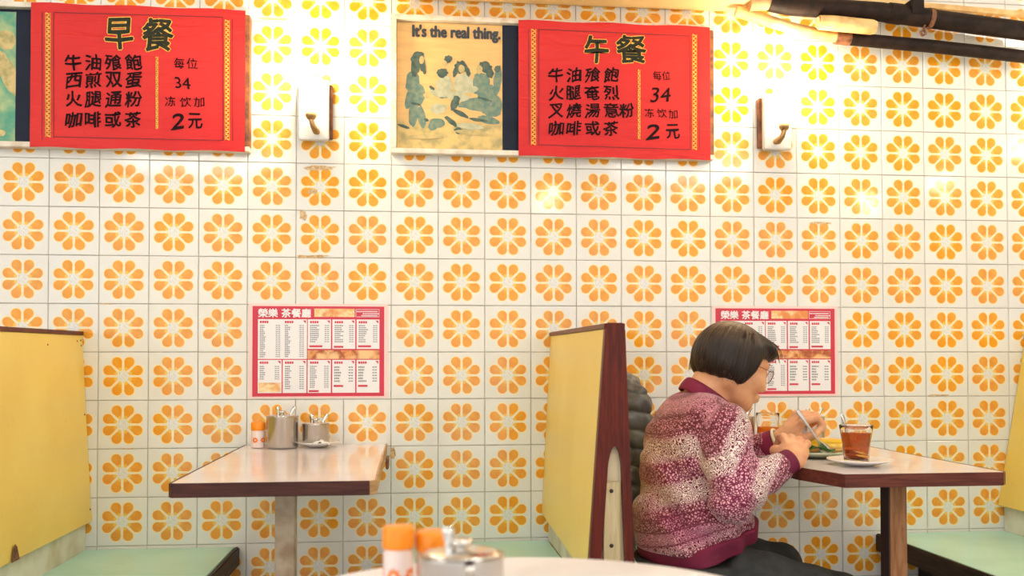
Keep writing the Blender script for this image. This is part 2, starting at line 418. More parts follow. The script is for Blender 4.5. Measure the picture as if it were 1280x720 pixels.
def chars(b, lst, Y, offset=0.0, wob=0.02, slant=0.0):
    for ch, u, v, w_, h_ in lst:
        x0, x1, z0, z1 = pbox(u, v, w_, h_, Y); put_text(b, ch, x0, x1, z0, z1, Y, offset, wob, slant)
def strip(b, u0, v0, u1, v1, wd, Y):
    p, q = Vector(at(u0, v0, y=Y)), Vector(at(u1, v1, y=Y)); d = (q - p).normalized(); n = Vector((-d.z, 0, d.x)) * wd / 2
    b.add([p - n, q - n, q + n, p + n], [(0, 1, 2, 3)])
YP = -0.040
def red_sheet(name_lab, x0, x1, z0, z1, ink, title, lines, gold, mid, thin):
    e = empty('price_sheet', ((x0 + x1) / 2, YP, z0), name_lab, 'sign')
    nx, nz = 24, 16; vs = []; fs = []
    for side in (0, 1):
        for i in range(nx + 1):
            for j in range(nz + 1):
                vs.append((x0 + (x1 - x0) * i / nx, YP + side * .0006 - 0.0006 - .0012 * (0.5 + 0.5 * math.sin(j * 1.1 + i * .25)), z0 + (z1 - z0) * j / nz + .002 * math.sin(i * .7) * (j in (0, nz))))
    n1 = (nx + 1) * (nz + 1)
    for i in range(nx):
        for j in range(nz):
            a = i * (nz + 1) + j; q = (a, a + nz + 1, a + nz + 2, a + 1); fs.append(q); fs.append(tuple(n1 + k for k in q[::-1]))
    b = B().add(vs, fs, True); b.build('paper', M_RED, e)
    Yt = YP - 0.0026
    rs = random.getstate(); g = B(); chars(g, title, Yt, 0.055, 0.02, .05); g.build('title_outline', M_GOLD, e)
    random.setstate(rs); g = B(); chars(g, title, Yt - .0004, 0.026, 0.02, .05); g.build('title_lettering', M_INKG, e)
    g = B(); chars(g, ink, Yt, 0.026, 0.035, 0.08); g.build('dish_lettering', M_INK, e)
    g = B(); chars(g, thin, Yt, 0.008, 0.03, .06); g.build('price_lettering', M_INK, e)
    g = B()
    for u0, v0, u1, v1 in lines: strip(g, u0, v0, u1, v1, .0022, Yt)
    g.build('ruled_border', M_LINE, e)
    g = B()
    for (u, v0, v1, wpx) in gold:
        n = int((v1 - v0) / 2.6)
        for k in range(n):
            v = v0 + (v1 - v0) * (k + .5) / n
            s = 1 if k % 2 else -1
            strip(g, u - wpx / 2, v + s * 1.4, u + wpx / 2, v - s * 1.4, .0036, Yt)
        strip(g, u - wpx / 2, v0, u - wpx / 2, v1, .0016, Yt); strip(g, u + wpx / 2, v0, u + wpx / 2, v1, .0016, Yt)
    g.build('gold_border', M_GOLD, e)['kind'] = 'stuff'
    return e
R1 = []
for row, yy in zip(['牛油飱飽', '西煎双蛋', '火腿通粉', '咖啡或茶'], [78.6, 100.5, 124.4, 150]):
    for ch, xx in zip(row, [91.7, 116.7, 141.7, 166.7]): R1.append((ch, xx, yy, 20, 18.5))
R1 += [('2', 222.5, 152, 14, 19), ('元', 243.5, 152, 17, 18)]
TH1 = [('每', 224, 79.5, 13, 13), ('位', 240, 80, 14, 13), ('3', 222.5, 104, 8, 14), ('4', 233, 104.5, 10, 14), ('冻', 213, 127, 13, 12), ('饮', 232, 127.8, 14, 12), ('加', 249, 127.8, 13, 12)]
T1 = [('早', 149.5, 43, 34, 36), ('餐', 197, 44, 38, 38)]
x0, z1 = at(39, 3, y=YP)[[0, 2]]; x1, z0 = at(306, 189.5, y=YP)[[0, 2]]
red_sheet('red breakfast price sheet with black brush writing, the left one on the wall', x0, x1, z0, z1, R1, T1,
          [(52.5, 15, 52.5, 175), (67, 15.3, 67, 173), (67, 15.3, 278, 21.5), (278, 21.5, 278.8, 175.5), (67, 171, 278.8, 175.5), (290.5, 24, 291, 176)],
          [(60, 16, 171, 6), (284, 25, 175, 5.5), (196.3, 71, 161, 2.6)], None, TH1)
R2 = []
for row, yy in zip(['牛油飱飽', '火腿奄烈', '叉燒湯意粉', '咖啡或茶'], [94, 116.7, 138.6, 161]):
    for ch, xx in zip(row, [695.4, 717.3, 740.5, 764, 784]): R2.append((ch, xx, yy, 18, 17))
R2 += [('2', 816.5, 165, 15, 18), ('元', 841, 165.5, 16, 17)]
TH2 = [('每', 821.5, 95, 10, 11), ('位', 833, 95, 10, 11), ('3', 819, 118, 11, 18), ('4', 832, 119, 12, 17), ('冻', 811.6, 141.5, 11, 11), ('饮', 827.3, 142, 12, 11), ('加', 841.3, 143, 11, 11)]
T2 = [('午', 745.6, 62.7, 29, 33), ('餐', 789.4, 62.7, 36, 33)]
x0, z1 = at(648, 25, y=YP)[[0, 2]]; x1, z0 = at(888, 200, y=YP)[[0, 2]]
red_sheet('red lunch price sheet with black brush writing, right of the framed poster', x0, x1, z0, z1, R2, T2,
          [(660.5, 36, 661.5, 181), (673.6, 36.5, 673.6, 181), (673.6, 36.5, 862, 45), (862, 45, 863, 187), (673.6, 181, 863, 187), (874, 48, 874.5, 187)],
          [(667, 36.5, 181, 5.5), (868.3, 43, 187, 5), (799, 87, 174, 2.6)], None, TH2)

# ------------------------------------------------------------------ picture frames
def frame(lab, x0, x1, z0, z1, left_m, right_m):
    e = empty('picture_frame', ((x0 + x1) / 2, 0, z0), lab, 'picture frame')
    f = 0.016
    for (a, c, mm) in [((x0, z1 - f), (x1, z1), M_FRAMEW), ((x0, z0), (x1, z0 + f), M_FRAMEW), ((x0, z0 + f), (x0 + f, z1 - f), left_m), ((x1 - f, z0 + f), (x1, z1 - f), right_m)]:
        B().box((a[0], -0.038, a[1]), (c[0], -0.001, c[1]), 0.0015).build('frame_rail', mm, e)
    B().box((x0 + f, -0.012, z0 + f), (x1 - f, -0.001, z1 - f)).build('backing_board', M_BLACK, e)
    return e
xa = at(-60, 12, y=-.03)[0]; xb, zt = at(313, 13.5, y=-.03)[[0, 2]]; zb = at(311, 190, y=-.03)[2]
fr1 = frame('worn picture frame behind the left red sheet, showing a green picture at its left end', -0.30, xb, zb, zt, M_FRAMEW, M_FRAMEB)
xa, zt = at(489.5, 18, y=-.03)[[0, 2]]; xb = at(891, 30, y=-.03)[0]; zb = at(490, 191.5, y=-.03)[2]
fr2 = frame('long white picture frame holding a faded orange beach poster', xa, xb, zb, zt, M_FRAMEW, M_FRAMEB)
fz0, fz1 = zb, zt
def flat_mat(name, c, c2, sc=30):
    t = NT(name); t.col(t.mix(t.step(t.noise(sc, 4), 0.35, 0.7), c, c2)); t.rough(0.55); return t.m
def poster_paper():
    t = NT('faded_poster_paper'); tc = t.n('TexCoord'); mp = t.n('Mapping'); t.put(mp.inputs[0], tc.outputs['Object'])
    sp = t.n('SeparateXYZ'); t.put(sp.inputs[0], tc.outputs['Object'])
    mp.inputs['Scale'].default_value = (2, 1, 14)
    f = t.noise(4, 5, mp.outputs[0], 0.6, 0.5)
    c = t.mix(t.step(f, 0.3, 0.7), lin(236, 190, 118), lin(220, 176, 108))
    c2 = t.mix(t.step(t.noise(26, 5), 0.4, 0.65), lin(216, 190, 118), lin(150, 146, 96))
    low = t.step(sp.outputs[2], 1.80, 1.76)
    c = t.mix(t.math('MULTIPLY', low, 0.8), c, c2); t.col(c); t.rough(0.5); return t.m
p0 = at(497, 24, y=-.014); p1 = at(628, 186, y=-.014)
B().box((xa + .017, -.0145, fz0 + .017), (p1[0], -.0125, fz1 - .017)).build('poster', poster_paper(), fr2)
M_TL = flat_mat('poster_teal', lin(92, 124, 112), lin(134, 146, 116), 60)
M_TD = flat_mat('poster_dark_teal', lin(52, 78, 72), lin(88, 104, 84), 60)
M_TS = flat_mat('poster_sand', lin(206, 178, 116), lin(170, 158, 104), 50)
M_TP = flat_mat('poster_pale', lin(196, 192, 156), lin(168, 170, 136), 50)
BN = [0]
def blob(b, u, v, ru, rv, Y, n=18, jag=.12, ang=0):
    pts = []; BN[0] += 1; Y = Y - (BN[0] % 30) * 1e-5
    for k in range(n):
        a = 2 * PI * k / n; r = 1 + random.uniform(-jag, jag); x, y = math.cos(a) * ru * r, math.sin(a) * rv * r
        pts.append(tuple(at(u + x * math.cos(ang) - y * math.sin(ang), v + x * math.sin(ang) + y * math.cos(ang), y=Y)))
    b.add(pts[::-1], [tuple(range(n))])
Y0 = -.0150
Yb = lambda k: Y0 - k * .00032
g = B()     # clothes and legs
for q in [(516, 104, 9, 15, .05), (521, 118, 11, 14, -.1), (512, 122, 5, 14, .25), (517, 142, 6, 16, .1), (527, 146, 5, 14, -.15),          # standing at the left
          (602, 104, 11, 14, -.25), (609, 118, 12, 13, 0), (594, 113, 12, 4, .35), (600, 134, 22, 6, .18), (588, 128, 16, 5, -.3), (615, 140, 12, 6, .1),  # man at the right
          (622, 100, 5, 18, .1), (621, 132, 7, 12, 0), (553, 118, 8, 5, .2), (546, 154, 10, 6, 0), (541, 158, 6, 5, 0), (610, 150, 14, 5, .2)]: blob(g, *q[:4], Yb(0), jag=.10, ang=q[4])
g.build('teal_figures_print', M_TL, fr2)['kind'] = 'stuff'
g = B()     # pale shirts of the two seated in the middle, picnic cloth
for q in [(556, 108, 11, 13, .1), (579, 104, 12, 12, 0), (571, 118, 18, 8, .1), (545, 116, 9, 4, .5), (590, 112, 8, 4, -.3), (588, 158, 16, 4, .1), (548, 136, 10, 7, 0)]: blob(g, *q[:4], Yb(1), jag=.12, ang=q[4])
g.build('pale_figures_print', M_TP, fr2)['kind'] = 'stuff'
g = B()     # hair and shadows
for q in [(522, 72, 8, 9, .2), (519, 84, 5, 13, .1), (528, 80, 4, 12, -.2), (560, 74, 5, 5, 0), (553, 91, 7, 6, 0), (576, 84, 8, 8, 0), (569, 90, 3, 6, .2), (585, 90, 3, 6, -.2), (606, 84, 9, 7, .2), (612, 91, 5, 7, -.3),
          (569, 128, 5, 10, .4), (576, 142, 12, 3, .5), (564, 152, 10, 3, .7), (573, 163, 5, 4, 0), (622, 86, 4, 4, 0), (505, 158, 8, 2, .3), (533, 150, 3, 2, .3), (540, 110, 4, 2, .6), (598, 150, 12, 2, .15), (520, 130, 6, 1.6, .2), (606, 124, 9, 1.6, .3)]: blob(g, *q[:4], Yb(2), jag=.16, ang=q[4])
g.build('dark_figures_print', M_TD, fr2)['kind'] = 'stuff'
g = B()     # faces, hands, sand
for q in [(527, 75, 3, 5, .1), (599, 87, 4, 5.5, .1), (577, 86, 4, 5, 0), (556, 79, 2.6, 3.4, 0), (584, 118, 4, 2, .4), (532, 120, 4, 2, .7), (566, 113, 4, 2, .2), (590, 166, 22, 3, .1), (530, 171, 22, 3, 0)]: blob(g, *q[:4], Yb(3), jag=.08, ang=q[4])
g.build('faces_and_sand_print', M_TS, fr2)['kind'] = 'stuff'
M_SLOGAN = mat('slogan_ink', lin(44, 50, 58), 0.5)
g = B(); x0, x1, z0, z1 = pbox(570.5, 42.5, 109, 15, Y0); put_text(g, "It's the real thing.", x0, x1, z0, z1, Y0 - .0022, 0.045)
g.build('slogan_lettering', M_SLOGAN, fr2)
q0 = at(629, 100, y=-.014)[0]
B().box((q0, -.016, fz0 + .018), (at(650, 100, y=-.014)[0], -.0125, fz1 - .018)).build('black_strip', M_BLACK, fr2)
def pane_mat():
    t = NT('picture_glass'); t.col((1, 1, 1, 1)); t.rough(0.08); t.b.inputs['Transmission Weight'].default_value = 1; t.b.inputs['IOR'].default_value = 1.15; return t.m
M_GP = mat('green_picture', lin(64, 150, 120), 0.4, scale=14, c2=lin(190, 200, 130))
B().box((-.282, -.0145, fr1.location.z + .018), (at(19.5, 100, y=-.014)[0], -.0125, zt - .03)).build('green_picture', M_GP, fr1)
g = B(); blob(g, 8, 50, 12, 12, Y0); blob(g, 10, 92, 10, 30, Y0, ang=-.4); blob(g, 2, 80, 9, 16, Y0); blob(g, 2, 166, 5, 4, Y0)
g.build('pale_figure_print', flat_mat('figure_cream', lin(214, 190, 128), lin(160, 150, 90), 40), fr1)
B().box((at(20, 100, y=-.014)[0], -.016, fr1.location.z + .018), (at(42, 100, y=-.014)[0], -.0125, zt - .03)).build('black_strip', M_BLACK, fr1)

# ------------------------------------------------------------------ take-away menus
def menu(x0, lab):
    W, H = 0.411, 0.285; zt = 1.187
    e = empty('menu_poster', (x0 + W / 2, 0, zt - H), lab, 'menu poster')
    X = lambda p: x0 + (p - 38) / 960 * W
    Z = lambda p: zt - (p - 35) / 655 * H
    def rect(b, a, c, d, f, Y): b.add([(X(a), Y, Z(f)), (X(d), Y, Z(f)), (X(d), Y, Z(c)), (X(a), Y, Z(c))], [(0, 1, 2, 3)])
    B().box((x0 - .012, -.0018, zt - H - .006), (x0 + W + .012, -.0012, zt + .008)).build('laminate_border', M_MPINK, e)
    B().box((x0, -.0024, zt - H), (x0 + W, -.0018, zt)).build('red_sheet', M_MRED, e)
    panels = [(78, 130, 432, 418), (438, 130, 607, 345), (617, 130, 785, 345), (795, 130, 963, 345), (78, 425, 250, 665), (258, 425, 430, 665), (438, 425, 607, 665), (617, 425, 785, 665), (795, 425, 963, 665)]
    for p in panels:
        b = B(); rect(b, *p, -.0028); b.build('white_panel', M_MWHITE, e)
    g = B(); r = B()
    cols = [(92, 165, 150, 405, 20), (272, 165, 410, 405, 20)]
    def lines(xa, xb, ya, yb, n, nw):
        for k in range(n):
            y = ya + (yb - ya) * (k + .5) / n; h = (yb - ya) / n * .27
            w_ = random.uniform(.55, 1) * nw; x = xa
            while x < xa + w_: rect(g, x, y - h, min(x + 10, xa + w_), y + h, -.0032); x += 13
            rect(g, xb - 34, y - h * .7, xb - 20, y + h * .7, -.0032); rect(g, xb - 16, y - h * .7, xb - 2, y + h * .7, -.0032)
    lines(92, 240, 168, 408, 17, 46); lines(272, 412, 168, 408, 17, 44)
    for a in (455, 634, 810): lines(a, a + 140, 168, 300, 9, 70)
    lines(92, 234, 465, 570, 7, 46); lines(274, 412, 465, 640, 11, 46); lines(455, 592, 465, 630, 12, 54); lines(632, 770, 468, 590, 6, 60); lines(808, 946, 468, 590, 6, 60)
    g.build('small_print', M_MGREY, e)['kind'] = 'stuff'
    for (a, y) in [(92, 150), (272, 150), (455, 150), (634, 150), (810, 150), (92, 445), (274, 445), (455, 445), (632, 445), (808, 445)]:
        for k in range(4): rect(r, a + k * 16, y - 8, a + k * 16 + 13, y + 8, -.0032)
    for (a, y, w_) in [(450, 326, 95), (628, 330, 70), (806, 326, 95), (448, 652, 72), (628, 615, 70), (806, 615, 70)]: rect(r, a, y - 7, a + w_, y + 7, -.0032)
    for p in panels: r.add([(X(p[2] - 30), -.0032, Z(p[1] + 8)), (X(p[2] - 8), -.0032, Z(p[1] + 30)), (X(p[2] - 8), -.0032, Z(p[1] + 8))], [(0, 1, 2)])
    r.build('red_print', M_MRED, e)
    b = B(); rect(b, 438, 355, 963, 418, -.0028); b.build('food_photo', M_FOOD, e)
    b = B(); rect(b, 84, 590, 244, 658, -.0032); rect(b, 485, 52, 780, 112, -.0028); b.build('pale_food_photo', M_FOOD2, e)
    w_ = B()
    for ch, a, c in [('榮', 80, 148), ('樂', 152, 220), ('茶', 248, 314), ('餐', 320, 388), ('廳', 394, 460)]: put_text(w_, ch, X(a), X(c), Z(116), Z(54), -.0030, 0.03)
    for a, c, d, f in [(788, 55, 962, 58), (788, 109, 962, 112), (788, 55, 791, 112), (959, 55, 962, 112)]: rect(w_, a, c, d, f, -.0030)
    for k, (a, y) in enumerate([(795, 72), (840, 88), (830, 102)]):
        x = a
        while x < 950: rect(w_, x, y - 4, x + 9, y + 4, -.0030); x += 12
    w_.build('white_lettering', M_MWHITE, e)
    return e
menu(0.692, 'red and white laminated menu on the tiles above the left table')
menu(2.191, 'red and white laminated menu on the tiles behind the woman')

# ------------------------------------------------------------------ pipes along the top of the wall
def upipe(lst, Y): return [tuple(at(u, v, y=Y)) for u, v in lst]
e = empty('water_pipe', tuple(at(1150, 22, y=-.09)), 'thick black pipe running along the top right of the tiled wall', 'pipe')
B().tube(upipe([(962, 2), (985, 7), (1040, 11), (1100, 15), (1160, 23), (1220, 31), (1290, 40)], -.09), .031, 20).build('pipe', M_PIPE, e)
B().tube(upipe([(1110, 16), (1125, 18), (1128, 18.5)], -.09), [.033, .034, .0325], 20).build('coupling', M_PIPE, e)
a = at(1133, 5, y=-.09); c = at(1149, 22, y=-.09)
B().box((a[0], -.125, c[2]), (c[0], -.055, a[2] + .006), .003).build('saddle', M_PIPE, e)
B().tube(upipe([(1159, 23), (1164, 23.6)], -.09), .0345, 20).build('clamp', M_RUST, e)
p = at(1154, 41, y=-.10); g = B()
g.lathe([(.006, -.004), (.011, -.004), (.011, .004), (.006, .004), (.006, -.004)], p, 16, M=Matrix.Rotation(PI / 2, 3, 'X')); g.tube([(p[0], p[1], p[2] + .009), (p[0] + .008, p[1], p[2] + .03)], .004, 8)
g.build('clamp_bolt', M_RUST, e)
B().tube(upipe([(936, 4), (950, 3), (968, 3)], -.088), .026, 16).build('pipe_stub', M_TAN, e)
e = empty('drain_pipe', tuple(at(1150, 55, y=-.06)), 'thinner black pipe below the thick one, cream tape at its left end', 'pipe')
B().tube(upipe([(1046, 47), (1100, 52), (1160, 57.5), (1220, 64), (1290, 72)], -.06), .0215, 18).build('pipe', M_PIPE, e)
B().tube(upipe([(1044, 46.5), (1062, 48.5)], -.06), .0225, 18).build('collar', M_RUST, e)
B().tube(upipe([(920, 14), (950, 23), (985, 34), (1020, 42), (1049, 47)], -.06), [.018, .019, .0185, .018, .017], 16).build('taped_section', M_TAPE, e)
e = empty('pipe_lagging_roll', tuple(at(1058, 31, y=-.11)), 'short cream wrapped roll stuck between the two black pipes', 'pipe')
B().tube(upipe([(1024, 28), (1040, 29), (1090, 34), (1094, 34.5)], -.115), [.0225, .0245, .024, .021], 18).build('wrapping', M_TAPE, e)
B().tube(upipe([(1021.5, 27.8), (1024.5, 28.1)], -.115), .0175, 14).build('end_cap', M_TAN, e)
e = empty('cable_trunking', tuple(at(1200, 13, y=-.02)), 'slim cream trunking along the wall above the thick black pipe', 'trunking')
p = [at(980, -8, y=-.012), at(1290, 19, y=-.012)]; g = B()
d = Vector(p[1]) - Vector(p[0]); n = Vector((-d.z, 0, d.x)).normalized() * .0085
for yy in (-.001, -.02): g.v += [tuple(Vector((q[0], yy, q[2])) + s * n) for q in p for s in (-1, 1)]
g.f += [(0, 2, 3, 1), (4, 5, 7, 6), (0, 4, 6, 2), (1, 3, 7, 5), (0, 1, 5, 4), (2, 6, 7, 3)]; g.sm += [False] * 6
g.build('cover', M_TAPE, e)

# ------------------------------------------------------------------ booth tables
def table(x0, x1, y1, lab, edge_m, side_m, leg_x, leg_m, leg_side_m, chamfer):
    z = .75; th = .027
    c1, c2 = chamfer
    poly = [(x0, -.001), (x0, y1 + c1[1]), (x0 + c1[0], y1), (x1 - c2, y1), (x1, y1 + c2), (x1, -.001)]
    e = empty('booth_table', ((x0 + x1) / 2, (y1) / 2, 0), lab, 'table')
    B().prism(poly, z - th, z, .0012).build('tabletop', M_LAM, e)
    for k in range(5):
        (ax, ay), (bx, by) = poly[k], poly[k + 1]
        d = Vector((bx - ax, by - ay, 0)); L = d.length; d.normalize(); n = Vector((d.y, -d.x, 0)) * -1
        cx = Vector(((x0 + x1) / 2, y1 / 2, 0)); A = Vector((ax, ay, 0)); Q = Vector((bx, by, 0))
        if (A - cx).dot(n) < 0: n = -n
        g = B(); t = .0045; ex = d * (t * .5)
        P = [A - ex * (k > 0), Q + ex * (k < 4), Q + ex * (k < 4) + n * t, A - ex * (k > 0) + n * t]
        g.prism([(p.x, p.y) for p in P], z - th - .004, z + .0005, .0012)
        g.build('edge_trim', side_m if k in (3, 4) and side_m else edge_m, e)
    lw = .046
    g = B(); g.box((leg_x - lw / 2, -.812, .012), (leg_x + lw / 2, -.768, z - th - .006), .002); lg = g.build('post', leg_m, e)
    if leg_side_m: B().box((leg_x - lw / 2 - .002, -.811, .012), (leg_x - lw / 2 + .001, -.769, z - th - .007)).build('dark_post_face', leg_side_m, e)
    B().box((leg_x - .06, -.85, z - th - .010), (leg_x + .06, -.73, z - th - .0001)).build('fixing_plate', M_DARK, e)
    B().box((leg_x - .15, -.86, 0), (leg_x + .15, -.72, .018), .004).build('foot_plate', M_DARK, e)
    B().box((x0 + .04, -.04, z - th - .035), (x1 - .04, -.002, z - th - .0001)).build('wall_batten', M_DARK, e)
    return e
tb = table(.672, 1.108, -.950, 'empty booth table at the left, pinkish laminate top with dark edge', M_EDGE, M_TAN, .897, M_LEG1, None, ((.006, .006), .012))
B().box((1.113, -.20, .690), (1.122, -.09, .722), .002).build('hinge_plate', M_RUST, tb)
table(2.140, 2.585, -.955, 'booth table the woman is eating at, with cut corner', M_EDGE2, None, 2.392, M_LEG2, M_DARK, ((.047, .16), .012))

# ------------------------------------------------------------------ benches and booth backs
def bench(x0, x1, front, lab):
    e = empty('bench_seat', ((x0 + x1) / 2, -.48, 0), lab, 'bench')
    y1 = -.932
    B().box((x0, y1, .405), (x1, -.002, .433), .002).build('seat_top', M_TEAL, e)
    fx = x1 if front > 0 else x0
    B().box((fx - (.016 if front < 0 else -.0005), y1, .375), (fx + (.016 if front > 0 else -.0005), -.002, .4335), .004).build('front_edge', M_SEATEDGE, e)
    B().box((x0 + .001, y1 - .016, .375), (x1 - .001, y1 - .0005, .4335), .003).build('end_edge', M_SEATEDGE, e)
    a, c = (x0 + .02, x1 - .13) if front > 0 else (x0 + .13, x1 - .02)
    B().box((a, y1 + .05, 0), (c, -.01, .4045)).build('base_box', M_DARK, e)
    return e
bench(.190, .640, 1, 'teal bench seat at the far left with dark wooden edge')
bench(1.150, 1.630, -1, 'teal bench seat left of the middle booth back')
bench(1.690, 2.085, 1, 'teal bench seat the woman is sitting on')
bench(2.755, 3.200, -1, 'teal bench seat at the right, beyond the table of the woman')

def quad_slab(pts, t, n):
    """slab from four corner points, thickness t along n"""
    n = Vector(n).normalized() * t; P = [Vector(p) for p in pts]; Q = [p + n for p in P]
    g = B(); vs = [tuple(v) for v in P + Q]
    fs = [(0, 1, 2, 3), (7, 6, 5, 4)] + [(i, i + 4, (i + 1) % 4 + 4, (i + 1) % 4) for i in range(4)]
    bm = bmesh.new(); bv = [bm.verts.new(v) for v in vs]
    for f in fs: bm.faces.new([bv[i] for i in f])
    bmesh.ops.recalc_face_normals(bm, faces=bm.faces[:]); bmesh.ops.bevel(bm, geom=bm.edges[:], offset=.0015, segments=1, affect='EDGES')
    return g.bm(bm)
def booth_back(lab, xt, xb, s_top_near, near_bot, zt=1.094, zb=.52, wt=.040, wb=.085, end=True):
    """double-sided back: xt/xb left face x at the wall (top, bottom); *_near the same at the aisle end"""
    y1 = -.952; zn = zt - .008
    e = empty('booth_divider', ((xt + xb) / 2 + .02, -.48, .433), lab, 'booth back')
    L = [(xt, -.002, zt), (xb, -.002, zb), (near_bot, y1, zb), (s_top_near, y1, zn)]
    R = [(xt + wt, -.002, zt), (xb + wb, -.002, zb), (near_bot + wb + .016, y1, zb), (s_top_near + wt, y1, zn)]
    quad_slab(L, .006, (1, 0, 0)).build('left_panel', M_YEL, e)
    quad_slab(R, .006, (-1, 0, 0)).build('right_panel', M_YEL, e)
    # top cap
    quad_slab([(xt - .004, -.001, zt), (xt + wt + .004, -.001, zt), (s_top_near + wt + .004, y1 - .012, zn), (s_top_near - .004, y1 - .012, zn)], .012, (0, 0, 1)).build('top_rail', M_MAHOG, e)
    # wall-side edging
    quad_slab([(xt + .002, -.001, zt), (xb + .002, -.001, zb), (xb + wb - .002, -.001, zb), (xt + wt - .002, -.001, zt)], .010, (0, -1, 0)).build('wall_edge', M_MAHOG, e)
    # base board below the panels
    B().box((xb + .022, y1 + .01, .4335), (xb + wb - .018, -.003, zb + .012)).build('base_board', M_BASEW, e)
    # aisle end board: mahogany outline with an arched cut-out, plywood slat inside
    def face(z):
        t = (zn - z) / (zn - zb); return s_top_near + (near_bot - s_top_near) * t, s_top_near + wt + (near_bot + wb + .016 - s_top_near - wt) * t
    z0 = .02; n = 22; za = .822
    out = []; inn = []
    for k in range(n + 1):
        z = z0 + (zn - z0) * k / n
        a, c = face(z); out.append((a - .004, c + .004, z))
    vs = []; fs = []; ya, yb = y1 - .018, y1 + .002
    def inner(z):
        a, c = face(z); mid = (a + c) / 2 + .004; hw = (c - a) / 2 - .021
        if z > za - .05:
            t = min(1, (z - (za - .05)) / .05); hw *= math.sqrt(max(0, 1 - t * t))
        return mid - hw, mid + hw
    zs = sorted(set([z0 + (za - z0) * k / 10 for k in range(9)] + [za - .05 + .05 * math.sin(k / 8 * PI / 2) for k in range(9)]))
    rows = [(z, face(z)[0] - .003, inner(z)[0], inner(z)[1], face(z)[1] + .003) for z in zs]
    g = B()
    for i in range(len(rows) - 1):
        z_, a, c, d, f = rows[i]; z2, a2, c2, d2, f2 = rows[i + 1]
        for (p, q, p2, q2) in ((a, c, a2, c2), (d, f, d2, f2)):
            v = [(p, ya, z_), (q, ya, z_), (q2, ya, z2), (p2, ya, z2), (p, yb, z_), (q, yb, z_), (q2, yb, z2), (p2, yb, z2)]
            g.add(v, [(0, 1, 2, 3), (1, 5, 6, 2), (4, 0, 3, 7), (5, 4, 7, 6)])
    z_, a, c, d, f = rows[-1]
    top = [(a, z_), (f, z_), (face(zn)[1] + .003, zn - .004), (face(zn)[1] - .004, zn + .013), (face(zn)[0] + .004, zn + .013), (face(zn)[0] - .003, zn - .004)]
    v = [(x, ya, z) for x, z in top] + [(x, yb, z) for x, z in top]
    g.add(v, [tuple(range(6)), tuple(range(11, 5, -1))] + [(k, k + 6, (k + 1) % 6 + 6, (k + 1) % 6) for k in range(1, 6)])
    g.build('end_frame', M_MAHOG, e)
    a, c = face(.60); m_ = (a + c) / 2
    g = B(); prof = [(inner(z)[0] - .004, inner(z)[1] + .004, z) for z in zs]
    for i in range(len(prof) - 1):
        g.add([(prof[i][0], yb - .004, prof[i][2]), (prof[i][1], yb - .004, prof[i][2]), (prof[i + 1][1], yb - .004, prof[i + 1][2]), (prof[i + 1][0], yb - .004, prof[i + 1][2])], [(0, 1, 2, 3)])
    g.build('end_infill', M_CREAMPANEL, e)
    sl = B().box((m_ - .018, ya + .001, .02), (m_ + .020, yb - .005, .742), .0015).build('end_slat', M_PLY, e)
    for z in (.722, .60):
        p = (m_ - .001, ya, z); sub(B().lathe([(0, -.0015), (.0045, -.001), (.0045, .002)], p, 12, M=Matrix.Rotation(-PI / 2, 3, 'X')), 'screw', M_DARK, sl)
    return e
def screws(e, face, pts):
    for p in pts: B().sphere(p, (.0015, .003, .003), 8).build('panel_screw', M_RUST, e)
bm_ = booth_back('tall double-sided booth back in the middle, yellow left face and mahogany end', 1.639, 1.609, 1.624, 1.583)
bl = booth_back('yellow booth back at the far left edge of the picture', .178 - .040, .211 - .085, .178 - .055, .211 - .1)
screws(bl, 0, [(.179, -.05, 1.075), (.180, -.02, 1.078), (.181, -.02, 1.062), (.1835, -.30, 1.06), (.2115, -.02, .56), (.193, -.02, .85)])
g = B(); g.add([(.2145, -.612, .519), (.2145, -.560, .519), (.2140, -.575, .553), (.2138, -.588, .562), (.2140, -.600, .55)], [(0, 1, 2, 3, 4)]); g.build('chipped_corner', M_RUST, bl)
br = booth_back('yellow booth back at the far right edge of the picture, steeply leaning', 3.282, 3.177, 3.282, 3.177, zt=1.09, wb=.19)

